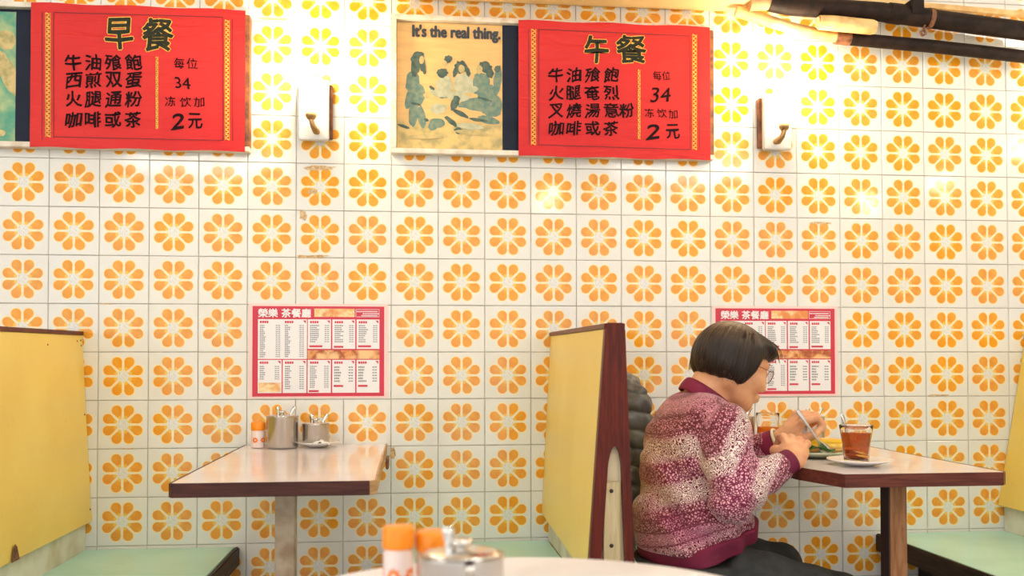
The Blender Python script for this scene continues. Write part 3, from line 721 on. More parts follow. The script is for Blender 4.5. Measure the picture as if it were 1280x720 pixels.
# ------------------------------------------------------------------ condiments and crockery
def handle(g, p, lean, L, wd=.006, curl=0):
    """flat spoon handle rising from p"""
    p = Vector(p); d = Vector(lean).normalized(); s = Vector((1, 0, 0)); n = 8; vs = []
    for k in range(n + 1):
        t = k / n; q = p + d * L * t; w_ = wd * (.55 + .6 * t) * (1 if k < n else .6)
        for sx in (-1, 1):
            for th in (-.0006, .0006): vs.append(q + s * sx * w_ + Vector((0, th, curl * t * t)))
    fs = []
    for k in range(n):
        a = k * 4; c = a + 4
        fs += [(a, c, c + 2, a + 2), (a + 1, a + 3, c + 3, c + 1), (a, a + 1, c + 1, c), (a + 2, c + 2, c + 3, a + 3)]
    fs += [(0, 2, 3, 1), (n * 4, n * 4 + 1, n * 4 + 3, n * 4 + 2)]
    return g.add(vs, fs, True)
def pot(x, y, z, r, h, lab, handles=2, grp=None, name='condiment_pot'):
    e = empty(name, (x, y, z), lab, 'pot', grp)
    k = .004
    B().lathe([(0, z + .0005), (r - k, z + .0005), (r - .001, z + .003), (r, z + .006), (r, z + h - .004), (r + .0012, z + h - .001), (r + .0005, z + h), (r - .002, z + h), (r - .002, z + .006), (0, z + .004)], (x, y, 0), 48).build('body', M_STEEL, e)
    B().lathe([(0, z + h + .0055), (r * .45, z + h + .005), (r * .82, z + h + .003), (r * .95, z + h + .0012), (r * .95, z + h + .0002), (r * .5, z + h + .003), (0, z + h + .0035)], (x, y, 0), 44).build('lid', M_CHROME, e)
    B().lathe([(0, z + h + .017), (.008, z + h + .0165), (.0125, z + h + .014), (.012, z + h + .011), (.006, z + h + .009), (.006, z + h + .0045)], (x, y, 0), 20).build('lid_knob', M_CHROME, e)
    if name == 'sugar_pot':
        for nm, hw, z0, z1, dr, mm in (('hinge_tab', .12, z + .004, z + h * .93, .0012, M_STEEL), ('spoon_slot', .10, z + h - .003, z + h + .0022, .0016, M_DARK)):
            vs_ = []; n_ = 8
            for k_ in range(n_ + 1):
                a_ = -PI / 2 + .12 + hw * (2 * k_ / n_ - 1)
                for rr_ in (r + dr, r - .001):
                    for zz_ in (z0, z1): vs_.append((x + rr_ * math.cos(a_), y + rr_ * math.sin(a_), zz_))
            fs_ = []
            for k_ in range(n_): q_ = k_ * 4; fs_ += [(q_, q_ + 4, q_ + 5, q_ + 1), (q_ + 1, q_ + 5, q_ + 7, q_ + 3), (q_ + 2, q_ + 3, q_ + 7, q_ + 6), (q_, q_ + 2, q_ + 6, q_ + 4)]
            fs_ += [(0, 1, 3, 2), (n_ * 4, n_ * 4 + 2, n_ * 4 + 3, n_ * 4 + 1)]
            B().add(vs_, fs_, True).build(nm, mm, e)
    spots = [(-.25, .1, (-.10, 0, 1), .030), (.45, -.1, (.55, .1, 1), .036)][:handles]
    for (ax, ay, d, L) in spots:
        B_ = B(); handle(B_, (x + ax * r, y + ay * r, z + h - .002), d, L, .0065); B_.build('spoon_handle', M_CHROME, e)
    return e
def shaker_body_mat():
    t = NT('flower_printed_shaker'); tc = t.n('TexCoord'); sp = t.n('SeparateXYZ'); t.put(sp.inputs[0], tc.outputs['Object'])
    th = t.math('ARCTAN2', sp.outputs[1], sp.outputs[0]); f = t.math('SUBTRACT', t.math('MODULO', t.math('ADD', th, 2 * PI), 2 * PI / 5), PI / 5)
    px = t.math('MULTIPLY', f, 0.0175); pz = t.math('SUBTRACT', sp.outputs[2], 0.024)
    r = t.math('SQRT', t.math('ADD', t.math('MULTIPLY', px, px), t.math('MULTIPLY', pz, pz)))
    an = t.math('ARCTAN2', pz, px); pet = t.math('MULTIPLY_ADD', t.math('COSINE', t.math('MULTIPLY', an, 8.0)), .0014, .0075)
    k = t.step(t.math('SUBTRACT', r, pet), .0006, -.0006)
    c = t.mix(k, lin(240, 220, 214), lin(240, 120, 30)); c = t.mix(t.step(r, .003, .002), c, lin(250, 226, 200))
    t.col(c); t.rough(.25); return t.m
M_SHAK = shaker_body_mat()
def shaker(x, y, z, lab, r=.0175, h=.080):
    e = empty('shaker', (x, y, z), lab, 'shaker')
    b = B((x, y, z)); b.lathe([(0, z + .0005), (r * .93, z + .0005), (r, z + .004), (r, z + h * .60), (r * .93, z + h * .65), (r * .93, z + h * .70), (0, z + h * .70)], (x, y, 0), 32)
    o = link('bottle', b.mesh('bottle'), M_SHAK, e); o.location = (0, 0, 0)
    B().lathe([(0, z + h * .68), (r * 1.02, z + h * .68), (r * 1.06, z + h * .71), (r * 1.06, z + h * .95), (r * .98, z + h), (r * .5, z + h * 1.005), (0, z + h * 1.005)], (x, y, 0), 32).build('cap', M_ORANGE, e)
    return e
def saucer(x, y, z, r, lab, name='saucer', cat='saucer'):
    o = link(name, B((x, y, z)).lathe([(0, z + .001), (r * .45, z + .001), (r * .50, z + .0025), (r * .8, z + .009), (r, z + .0145), (r * 1.0, z + .0165), (r * .97, z + .0165), (r * .78, z + .012), (r * .5, z + .006), (0, z + .0052)], (x, y, 0), 56).mesh(name), M_CERAM)
    o.location = (x, y, z); return tag(o, lab, cat)
Z = .751
pot(.800, -.118, Z, .0475, .096, 'tall steel condiment pot with spoons on the left table')
saucer(.905, -.098, Z, .066, 'white saucer under the short steel pot on the left table')
pot(.898, -.098, Z + .0053, .041, .066, 'short steel pot standing on a saucer on the left table')
shaker(.727, -.105, Z, 'orange-capped flower shaker beside the tall pot on the left table', .0205, .078)
def tissue(x, y, z, s, lab):
    g = B(); n = 9; vs = []
    for i in range(n):
        for j in range(n):
            u, v = i / (n - 1) - .5, j / (n - 1) - .5
            vs.append((x + u * s, y + v * s * .7, z + .004 + s * .22 * max(0, 1 - abs(u) * 2.2) * (1 - abs(v)) + .003 * math.sin(i * 2.1 + j) ))
    fs = [(i * n + j, (i + 1) * n + j, (i + 1) * n + j + 1, i * n + j + 1) for i in range(n - 1) for j in range(n - 1)]
    k = len(vs); vs += [(a, b_, c - .0012) for a, b_, c in vs]; fs += [tuple(q + k for q in f[::-1]) for f in fs]
    rim = [i * n for i in range(n)] + [(n - 1) * n + j for j in range(1, n)] + [i * n + n - 1 for i in range(n - 2, -1, -1)] + [j for j in range(n - 2, 0, -1)]
    for a, c in zip(rim, rim[1:] + rim[:1]): fs.append((a, a + k, c + k, c))
    g.add(vs, fs, True); o = link('paper_napkin', g.mesh('paper_napkin'), M_TISSUE); return tag(o, lab, 'napkin')
tissue(.918, -.148, Z + .010, .055, 'crumpled white napkin on the saucer at the left table')

pot(2.470, -.120, Z, .0385, .082, 'steel pot by the wall behind the hand that holds the spoon', 2)
pot(2.222, -.140, Z, .0460, .086, 'steel pot by the wall left of the orange drink', 2)
def glass_mat():
    t = NT('clear_tumbler_glass'); t.col((1, 1, 1, 1)); t.rough(0.02); t.b.inputs['Transmission Weight'].default_value = 1; t.b.inputs['IOR'].default_value = 1.3; return t.m
def tea_mat(name, c, tr=.75):
    t = NT(name); t.col(c); t.rough(0.05); t.b.inputs['Transmission Weight'].default_value = tr; t.b.inputs['IOR'].default_value = 1.1; return t.m
M_GLASS = glass_mat(); M_TEA = tea_mat('black_tea', lin(188, 98, 42), .92); M_TEA2 = tea_mat('orange_tea', lin(250, 140, 40), .55)
M_LEMON = food('lemon_slice_flesh', lin(244, 176, 60), lin(236, 150, 40), lin(250, 200, 100))
def tumbler(x, y, z, rt, h, lab, tea, fill, rb=None):
    rb = rb or rt * .80; R_ = lambda t: rb + (rt - rb) * t ** 1.3
    e = empty('tea_glass', (x, y, z), lab, 'glass')
    prof = [(0, z + .0008), (rb - .002, z + .0008), (rb, z + .003)] + [(R_(k / 8) - (.0012 if k == 4 else 0), z + .003 + (h - .004) * k / 8) for k in range(1, 9)] + [(rt - .0008, z + h)] + [(R_(k / 8) - .0018, z + .003 + (h - .004) * k / 8) for k in range(8, 0, -1)] + [(rb - .003, z + .008), (0, z + .007)]
    B().lathe(prof, (x, y, 0), 56).build('glass', M_GLASS, e)
    t1 = fill; B().lathe([(0, z + .0075), (rb - .0045, z + .0085)] + [(R_(k / 8) - .0022, z + .003 + (h - .004) * k / 8) for k in range(1, int(8 * t1) + 1)] + [(R_(t1) - .0022, z + .003 + (h - .004) * t1), (0, z + .003 + (h - .004) * t1)], (x, y, 0), 48).build('tea', tea, e)
    return e
GX, GY = 2.302, -.775
saucer(GX + .008, GY - .004, Z, .081, 'white saucer under the lemon tea on the right table')
tg = tumbler(GX, GY, Z + .0062, .0415, .094, 'tumbler of dark lemon tea with a spoon on a saucer', M_TEA, .80, .030)
for dz, tilt, dx in [(.016, .22, .001), (.024, .30, -.002)]:
    o = B().lathe([(0, -.002), (.025, -.003), (.0272, 0), (.025, .003), (0, .002)], (GX + dx, GY - .0045, Z + .006 + dz), 28, M=Matrix.Rotation(tilt, 3, 'Y') @ Matrix.Rotation(-.15, 3, 'X')).build('lemon_slice', M_LEMON, tg)
g = B(); handle(g, (GX - .012, GY + .005, Z + .045), (-.28, -.0, 1), .090, .0048); tag(g.build('tea_spoon', M_CHROME), 'steel teaspoon standing in the dark lemon tea', 'spoon')
tumbler(2.305, -.165, Z, .036, .098, 'tumbler of orange tea by the wall, nearly behind the woman', M_TEA2, .55, .033)

# plate of food under the spoon
M_YBOWL = mat('yellow_melamine', lin(250, 204, 30), .3, var=.02)
M_GREEN = mat('green_leaf', lin(96, 138, 56), .4, scale=50, c2=lin(50, 92, 40))
M_EGG = food('scrambled_egg', lin(252, 206, 60), lin(244, 176, 40), lin(255, 226, 120))
M_BREAD = food('toast_crust', lin(226, 160, 70), lin(204, 130, 50), lin(240, 190, 110))
PX_, PY_ = 2.285, -.560
pe = link('dinner_plate', B((PX_, PY_, Z)).lathe([(0, Z + .001), (.05, Z + .001), (.055, Z + .003), (.085, Z + .012), (.093, Z + .017), (.091, Z + .0185), (.08, Z + .0145), (.05, Z + .0065), (0, Z + .006)], (PX_, PY_, 0), 48).mesh('dinner_plate'), mat('green_rimmed_plate', lin(214, 220, 196), .2, c2=lin(170, 190, 140)))
pe.location = (PX_, PY_, Z); tag(pe, 'plate of food on the right table under the spoon', 'plate')
sw = empty('egg_sandwich', (PX_ + .02, PY_ + .03, Z + .012), 'thick yellow egg sandwich on the plate in front of the woman', 'sandwich')
for nm, z0, z1, mm, k in [('bottom_slice', .012, .024, M_BREAD, 0), ('egg_filling', .0238, .034, M_EGG, .003), ('top_slice', .0338, .046, M_YBOWL, 0)]:
    B().box((PX_ - .035 - k, PY_ - .005 - k, Z + z0), (PX_ + .085 + k, PY_ + .068 + k, Z + z1), .004).build(nm, mm, sw)
def leaf(p, s, ang, lab):
    g = B(); n = 8; vs = []; p = Vector(p); ca, sa = math.cos(ang), math.sin(ang)
    for k in range(n + 1):
        t = k / n; w_ = s * .36 * math.sin(PI * min(1, t * .95 + .04)) + .0005
        for q in (-1, 0, 1):
            X, Y = s * (t - .5), w_ * q; vs.append((p.x + X * ca - Y * sa, p.y + X * sa + Y * ca, p.z + .006 * math.sin(t * 6) + (.004 if q else 0)))
    fs = [(k * 3 + j, k * 3 + 3 + j, k * 3 + 4 + j, k * 3 + 1 + j) for k in range(n) for j in (0, 1)]
    g.add(vs, fs, True); o = link('lettuce_leaf', g.mesh('lettuce_leaf'), M_GREEN); md = o.modifiers.new('t', 'SOLIDIFY'); md.thickness = .001; md.offset = 1
    return tag(o, lab, 'leaf')
leaf((PX_ + .005, PY_ - .045, Z + .022), .075, .1, 'green leaf lying at the front of the food plate')
leaf((PX_ - .035, PY_ - .030, Z + .026), .05, .9, 'small green leaf at the left of the food plate')
tissue(2.172, -.700, Z + .001, .045, 'small white napkin between the hands of the woman')
tissue(2.205, -.300, Z + .001, .085, 'white napkin on the right table behind the raised forearm')

# ------------------------------------------------------------------ foreground round table
c0 = (1.310, -2.105); RT = .305
e = empty('round_table', (c0[0], c0[1], 0), 'round white table at the very front, only its far rim showing', 'table')
B().lathe([(0, .724), (RT - .004, .724), (RT, .728), (RT, .746), (RT - .004, .75), (0, .75)], (c0[0], c0[1], 0), 96).build('tabletop', M_LAMW, e)
B().lathe([(.0, .723), (.10, .723), (.10, .715), (.03, .70), (.028, .06), (.20, .03), (.21, 0), (0, 0)], (c0[0], c0[1], 0), 40).build('pedestal', M_DARK, e)
Zt = .7505
pp = at(577, 690, y=-2.085)
pot(pp[0], -2.085, Zt, .0435, .062, 'small steel pot with knob lid on the round table at the front', 1, name='sugar_pot')
shaker(1.173, -1.995, Zt, 'orange-capped shaker at the front, the left one of the pair', .0172, .0770)
shaker(1.211, -1.985, Zt, 'orange-capped shaker at the front, half behind the steel pot', .0180, .0690)

# ------------------------------------------------------------------ the woman: surfaces grown from distance fields
def V3(*a): return np.array(a, dtype=np.float32)
def rcone(P, a, b, r1, r2):
    a = np.asarray(a, np.float32); b = np.asarray(b, np.float32); d = b - a; L = float(d @ d)
    t = np.clip(((P - a) @ d) / L, 0, 1)
    return np.linalg.norm(P - (a + t[..., None] * d), axis=-1) - (r1 + (r2 - r1) * t)
def ell(P, c, R, M=None):
    p = P - np.asarray(c, np.float32)
    if M is not None: p = p @ np.asarray(M, np.float32)
    R = np.asarray(R, np.float32); k0 = np.linalg.norm(p / R, axis=-1); k1 = np.linalg.norm(p / (R * R), axis=-1)
    return k0 * (k0 - 1) / np.maximum(k1, 1e-6)
def smin(a, b, k):
    h = np.maximum(k - np.abs(a - b), 0) / k; return np.minimum(a, b) - h * h * k * .25
def smax(a, b, k): return -smin(-a, -b, k)
def chain(P, pts, rs, k=.02):
    d = None
    for i in range(len(pts) - 1):
        q = rcone(P, pts[i], pts[i + 1], rs[i], rs[i + 1]); d = q if d is None else smin(d, q, k)
    return d
def grow(fn, lo, hi, h, blk=10):
    """mesh of fn=0 by surface nets; only blocks near the surface are evaluated finely"""
    lo = np.array(lo, np.float32); n = np.ceil((np.array(hi) - lo) / h / blk).astype(int) * blk + 1
    nb = (n - 1) // blk
    I = np.stack(np.meshgrid(*[np.arange(k) for k in nb], indexing='ij'), -1).reshape(-1, 3)
    cen = lo + (I * blk + blk / 2) * h; dc = fn(cen.astype(np.float32))
    G = np.empty(tuple(n), np.float32)
    Sg = np.where(dc > 0, 1, -1).reshape(tuple(nb)).astype(np.float32)
    G[:] = 1; G[:-1, :-1, :-1] = np.repeat(np.repeat(np.repeat(Sg, blk, 0), blk, 1), blk, 2)
    act = I[np.abs(dc) < blk * h * .87 * 1.35 + .004]
    loc = np.stack(np.meshgrid(*[np.arange(blk + 1)] * 3, indexing='ij'), -1).reshape(-1, 3)
    for s in range(0, len(act), 64):
        A = act[s:s + 64]; idx = (A[:, None, :] * blk + loc[None]).reshape(-1, 3)
        G[idx[:, 0], idx[:, 1], idx[:, 2]] = fn((lo + idx * h).astype(np.float32))
    S = G < 0
    c = np.zeros(tuple(n - 1), np.int8)
    offs = [(i, j, k) for i in (0, 1) for j in (0, 1) for k in (0, 1)]
    sl = lambda o: tuple(slice(o[a], n[a] - 1 + o[a]) for a in range(3))
    for o in offs: c += S[sl(o)]
    cells = np.argwhere((c > 0) & (c < 8)); idm = -np.ones(tuple(n - 1), np.int32); idm[tuple(cells.T)] = np.arange(len(cells))
    acc = np.zeros((len(cells), 3)); cnt = np.zeros(len(cells))
    for o in offs:
        for ax in range(3):
            if o[ax]: continue
            p = list(o); p[ax] = 1; g0 = G[tuple((cells + o).T)]; g1 = G[tuple((cells + p).T)]
            mk = (g0 < 0) != (g1 < 0); t = np.where(mk, g0 / np.where(mk, g0 - g1, 1), 0)
            q = np.array(o, float)[None].repeat(len(cells), 0); q[:, ax] += t
            acc += q * mk[:, None]; cnt += mk
    V = lo + (cells + acc / cnt[:, None]) * h
    quads = []
    for ax in range(3):
        b_, c_ = (ax + 1) % 3, (ax + 2) % 3
        e0 = [slice(0, n[a] - 1) for a in range(3)]; e1 = list(e0); e0[ax] = slice(0, n[ax] - 1); e1[ax] = slice(1, n[ax])
        e0[b_] = e1[b_] = slice(1, n[b_] - 1); e0[c_] = e1[c_] = slice(1, n[c_] - 1)
        s0, s1 = S[tuple(e0)], S[tuple(e1)]
        E_ = np.argwhere(s0 != s1); base = E_.copy(); base[:, b_] += 1; base[:, c_] += 1
        fl = s0[tuple(E_.T)]
        def cid(db, dc_): q = base.copy(); q[:, b_] += db; q[:, c_] += dc_; return idm[tuple(q.T)]
        q4 = np.stack([cid(-1, -1), cid(0, -1), cid(0, 0), cid(-1, 0)], 1)
        q4[~fl] = q4[~fl][:, ::-1]; quads.append(q4)
    Q = np.concatenate(quads); Q = Q[(Q >= 0).all(1)]
    return V, Q
def npmesh(name, V, Q, attrs=None):
    me = bpy.data.meshes.new(name); me.vertices.add(len(V)); me.vertices.foreach_set('co', np.asarray(V, np.float32).ravel())
    me.loops.add(Q.size); me.loops.foreach_set('vertex_index', Q.ravel().astype(np.int32)); me.polygons.add(len(Q))
    me.polygons.foreach_set('loop_start', np.arange(0, Q.size, 4, dtype=np.int32)); me.polygons.foreach_set('use_smooth', np.ones(len(Q), bool))
    for k, v in (attrs or {}).items():
        a = me.attributes.new(k, 'FLOAT', 'POINT'); a.data.foreach_set('value', np.asarray(v, np.float32))
    me.update(); me.validate(); return me
def basis(f, up):
    f = np.array(f, float); f /= np.linalg.norm(f); s = np.cross(up, f); s /= np.linalg.norm(s); u = np.cross(f, s)
    return np.stack([f, s, u], 1)          # columns: forward, left, up

YM = -.62
# head frame
yaw, pit = math.radians(9), math.radians(-21)
HF = basis((math.cos(yaw) * math.cos(pit), math.sin(yaw) * math.cos(pit), math.sin(pit)), (0, 0, 1))
HC = np.array([2.038, YM, 1.008])
def H(f, s, u): return HC + HF @ np.array([f, s, u])
PELV = (1.895, YM, .535)
SH_N, EL_N, WR_N = (1.960, -.775, .845), (1.965, -.835, .690), (2.118, -.800, .765)
SH_F, EL_F, WR_F = (1.965, -.465, .840), (2.075, -.400, .715), (2.196, -.500, .788)

def head_sdf(P):
    p = (P - HC.astype(np.float32)) @ HF.astype(np.float32)
    q = lambda *a: np.array(a, np.float32)
    d = ell(p, (-.008, 0, .022), (.092, .072, .078))
    d = smin(d, ell(p, (.030, 0, -.030), (.058, .058, .078)), .03)       # face mass
    d = smin(d, rcone(p, q(-.02, .050, -.055), q(.052, .018, -.092), .024, .022), .025)
    d = smin(d, rcone(p, q(-.02, -.050, -.055), q(.052, -.018, -.092), .024, .022), .025)
    d = smin(d, ell(p, (.066, 0, -.096), (.020, .020, .017)), .02)       # chin
    for s in (-1, 1):
        d = smin(d, ell(p, (.062, s * .036, -.030), (.026, .024, .024)), .02)    # cheeks
        d = smin(d, rcone(p, q(.084, s * .012, .018), q(.070, s * .044, .016), .009, .008), .014)  # brow
        d = smax(d, -ell(p, (.094, s * .031, .000), (.016, .016, .011)), .012)   # eye socket
        d = smin(d, ell(p, (.074, s * .031, -.001), (.0125, .0135, .0115)), .004)  # eyeball under lid
        d = smin(d, rcone(p, q(.078, s * .020, -.012), q(.070, s * .046, -.010), .006, .005), .008)  # bag
        e_ = smax(ell(p, (-.004, s * .076, -.012), (.018, .010, .032)), -ell(p, (.000, s * .084, -.010), (.009, .006, .018)), .004)
        d = smin(d, e_, .006)
        d = smin(d, ell(p, (.092, s * .011, -.040), (.010, .008, .008)), .006)   # nostril wing
    d = smin(d, rcone(p, q(.083, 0, .008), q(.103, 0, -.034), .009, .0115), .010)  # nose
    d = smin(d, ell(p, (.086, 0, -.068), (.014, .024, .013)), .012)      # mouth mound
    d = smin(d, ell(p, (.094, 0, -.061), (.008, .020, .005)), .005)
    d = smin(d, ell(p, (.092, 0, -.072), (.009, .018, .0055)), .005)
    d = smax(d, -ell(p, (.102, 0, -.0665), (.009, .024, .0014)), .003)
    return d
def hand_sdf(P, W, HB, fingers, thumb, palm_r=(.047, .036, .0155), k=.010):
    """W wrist, HB basis (toward fingers, across toward thumb, back of the hand)"""
    W = np.array(W, float); hb = np.asarray(HB, float)
    L = lambda a: W + hb @ np.array(a, float)
    p = (P - W.astype(np.float32)) @ hb.astype(np.float32)
    d = ell(p, (.048, 0, 0), palm_r)
    d = smin(d, rcone(P, L((.0, .0, 0)), L((.03, 0, 0)), .0255, .024), .02)
    for (bx, by, ang, bend, ln, r) in fingers:
        pts = [np.array([.030, by * .5, .001]), np.array([bx, by, .004])]; a = ang; 
        dirv = 0.0; cur = pts[-1]
        for i, sg in enumerate((.48, .30, .22)):
            dirv += bend[i]; st = np.array([math.cos(dirv) * math.cos(a), math.sin(a), -math.sin(dirv)]); cur = cur + st * ln * sg; pts.append(cur)
        W_ = [L(q) for q in pts]; rs = [r * .95, r * 1.12, r * 1.02, r * .92, r * .78]
        d = smin(d, chain(P, W_, rs, .004), .0028)
        d = smin(d, np.linalg.norm(P - L(pts[1] + np.array([0, 0, .003])).astype(np.float32), axis=-1) - r * 1.02, .006)
        # tendon
        d = smin(d, rcone(P, L((.022, by * .55, .0105)), L((bx - .006, by, .0115)), .0035, .0042), .006)
    th = [L(q) for q in thumb]
    d = smin(d, chain(P, th, [.0165, .0125, .0115, .0085], .006), .012)
    return d
# near (right) hand: back of it faces the lens, fingers fold over and away
HN_f = np.array([.34, .80, .46]); HNB = basis(HN_f, (.10, -.50, .85)); HNB = np.stack([HNB[:, 0], HNB[:, 1], HNB[:, 2]], 1)
HN_W = np.array(WR_N) + np.array([.014, .004, .004])
NF = [(.078, -.030, -.06, (.85, 1.3, .9), .064, .0080), (.084, -.010, -.02, (.7, 1.2, .8), .080, .0088), (.084, .011, .02, (.65, 1.15, .8), .086, .0092), (.079, .031, .07, (.55, 1.1, .7), .078, .0090)]
NT_ = [(.018, .020, -.006), (.045, .044, -.018), (.072, .040, -.034), (.090, .026, -.046)]
# far (left) hand: pinches the spoon, seen from the thumb side
HF_f = np.array([.60, -.30, .74]); HFB = basis(HF_f, (-.60, -.25, .75))
HF_W = np.array(WR_F) + np.array([.020, -.006, .008])
FF = [(.076, .030, .02, (.85, 1.35, 1.1), .066, .0078), (.081, .010, .0, (.85, 1.30, 1.0), .078, .0085), (.081, -.010, -.02, (.75, 1.15, .8), .082, .0088), (.077, -.029, -.06, (.60, 1.0, .6), .076, .0086)]
FT_ = [(.016, -.020, -.008), (.040, -.044, -.022), (.070, -.046, -.036), (.094, -.034, -.044)]
def hand_n(P): return hand_sdf(P, HN_W, HNB, NF, NT_)
def hand_f(P): return hand_sdf(P, HF_W, HFB, FF, FT_)
def torso_core(P, e=0.0):
    d = ell(P, (1.900, YM, .550), (.118 + e, .165 + e, .110 + e))
    d = smin(d, ell(P, (1.925, YM, .650), (.122 + e, .158 + e, .110 + e)), .06)
    M = basis((.86, 0, -.5), (0, 0, 1))
    d = smin(d, ell(P, (1.920, YM, .790), (.108 + e, .162 + e, .128 + e), M), .07)
    d = smin(d, rcone(P, (1.935, YM - .115, .862), (1.935, YM + .115, .862), .052 + e, .052 + e), .06)
    return d
def neck(P): return rcone(P, (1.955, YM, .900), H(-.035, 0, -.045), .060, .052)
def body_sdf(P):
    d = torso_core(P, -.012)
    d = smin(d, neck(P), .03)
    d = smin(d, head_sdf(P), .018)
    for S_, E_, W_ in ((SH_N, EL_N, HN_W), (SH_F, EL_F, HF_W)):
        d = smin(d, rcone(P, S_, E_, .044, .038), .03); d = smin(d, rcone(P, E_, W_, .037, .0245), .015)
    d = smin(d, hand_n(P), .012); d = smin(d, hand_f(P), .012)
    return d
def skin_mat():
    t = NT('skin'); f = t.noise(22, 4); g = t.noise(180, 2)
    c = t.mix(t.step(f, .35, .7), lin(228, 174, 132), lin(214, 150, 108)); c = t.mix(t.math('MULTIPLY', t.step(g, .62, .75), .25), c, lin(186, 122, 84))
    t.col(c); t.rough(.48); t.b.inputs['Subsurface Weight'].default_value = .12; t.b.inputs['Subsurface Radius'].default_value = (.01, .004, .002); t.b.inputs['Subsurface Scale'].default_value = .5
    t.bump(t.noise(90, 4), .25, .0015); return t.m
Vb, Qb = grow(body_sdf, (1.74, -.93, .40), (2.40, -.34, 1.15), .0026)
woman = empty('person', (1.90, YM, .433), 'older woman with bobbed dark hair, glasses and a patterned purple cardigan, bent over her meal', 'person')
def pchild(name, me, m, par=woman):
    o = link(name, me, m, par); o.location = -Vector(woman.location) if par is woman else (0, 0, 0); return o
pchild('body', npmesh('body', Vb, Qb), skin_mat())

# cardigan ---------------------------------------------------------------
def folds(P):
    x, y, z = P[..., 0], P[..., 1], P[..., 2]
    a = np.sin((z * 46 + x * 34) + 2.2 * np.sin(y * 9 + x * 13) + 1.3 * np.sin(x * 31)) * .0060
    b_ = np.sin(z * 96 - x * 22 + 1.7 * np.sin(y * 21 + 1)) * .0016
    return (a * (.45 + .55 * np.sin(z * 11 + x * 7)) + b_) * np.clip((1.0 - z) / .15, .25, 1)
def card_torso(P):
    d = torso_core(P, .008)
    d = smin(d, ell(P, (1.935, YM, .605), (.145, .172, .085)), .05)
    return d
def arm_n(P):
    d = rcone(P, SH_N, EL_N, .066, .060); f = rcone(P, EL_N, WR_N, .058, .030)
    return smin(d, f, .022)
def arm_f(P):
    return smin(rcone(P, SH_F, EL_F, .064, .054), rcone(P, EL_F, WR_F, .050, .034), .022)
def armwr(P, E_, sgn):
    """wrinkles gathered at the elbow"""
    q = P - np.array(E_, np.float32); r = np.linalg.norm(q, axis=-1)
    return np.sin(q[..., 0] * 95 + q[..., 2] * 62 + q[..., 1] * 30) * .0032 * np.exp(-(r / .085) ** 2)
def card(P):
    d = card_torso(P)
    d = smin(d, arm_n(P) + armwr(P, EL_N, 1), .010); d = smin(d, arm_f(P) + armwr(P, EL_F, 1), .03)
    d = d + folds(P)
    # neck hole, open sleeves, hem plane
    nk = rcone(P, (1.930, YM, .870), H(-.03, 0, -.03), .046, .060)
    d = smax(d, -nk, .006)
    hem = (.528 - .055 * np.clip((P[..., 0] - 1.86) / .2, 0, 1.4)* -1) - P[..., 2]
    d = smax(d, hem, .004)
    for W_, E_, w_ in ((WR_N, EL_N, .004), (WR_F, EL_F, .004)):
        ax = np.array(W_) - np.array(E_); ax /= np.linalg.norm(ax); s_ = (P - np.array(W_, np.float32)) @ ax.astype(np.float32)
        near = np.linalg.norm(P - np.array(W_, np.float32), axis=-1) < .09
        d = np.where(near, smax(d, s_ + .018, .003), d)
    return d
Vc, Qc = grow(card, (1.70, -.95, .48), (2.26, -.32, 1.02), .0036)
# band coordinate: up the back for the body, along the limb for the sleeves
dn, df, dt = arm_n(Vc.astype(np.float32)), arm_f(Vc.astype(np.float32)), card_torso(Vc.astype(np.float32))
tors = Vc[:, 2] * .90 - (Vc[:, 0] - 1.9) * .35
def along(V, S_, E_, W_):
    S_, E_, W_ = map(np.array, (S_, E_, W_)); l1 = np.linalg.norm(E_ - S_)
    t1 = np.clip(((V - S_) @ (E_ - S_)) / l1 ** 2, -.3, 1) * l1; t2 = np.clip(((V - E_) @ (W_ - E_)) / np.linalg.norm(W_ - E_) ** 2, 0, 1.1) * np.linalg.norm(W_ - E_); return t1 + t2
wn = 1 / (1 + np.exp((dn - dt) * 160)); wf = 1 / (1 + np.exp((df - dt) * 160))
wn = np.where(np.minimum(dn, df) == dn, wn, 0); wf = np.where(np.minimum(dn, df) == df, wf, 0)
band = tors * (1 - wn - wf) + wn * (.84 - along(Vc, SH_N, EL_N, WR_N)) + wf * (.84 - along(Vc, SH_F, EL_F, WR_F))
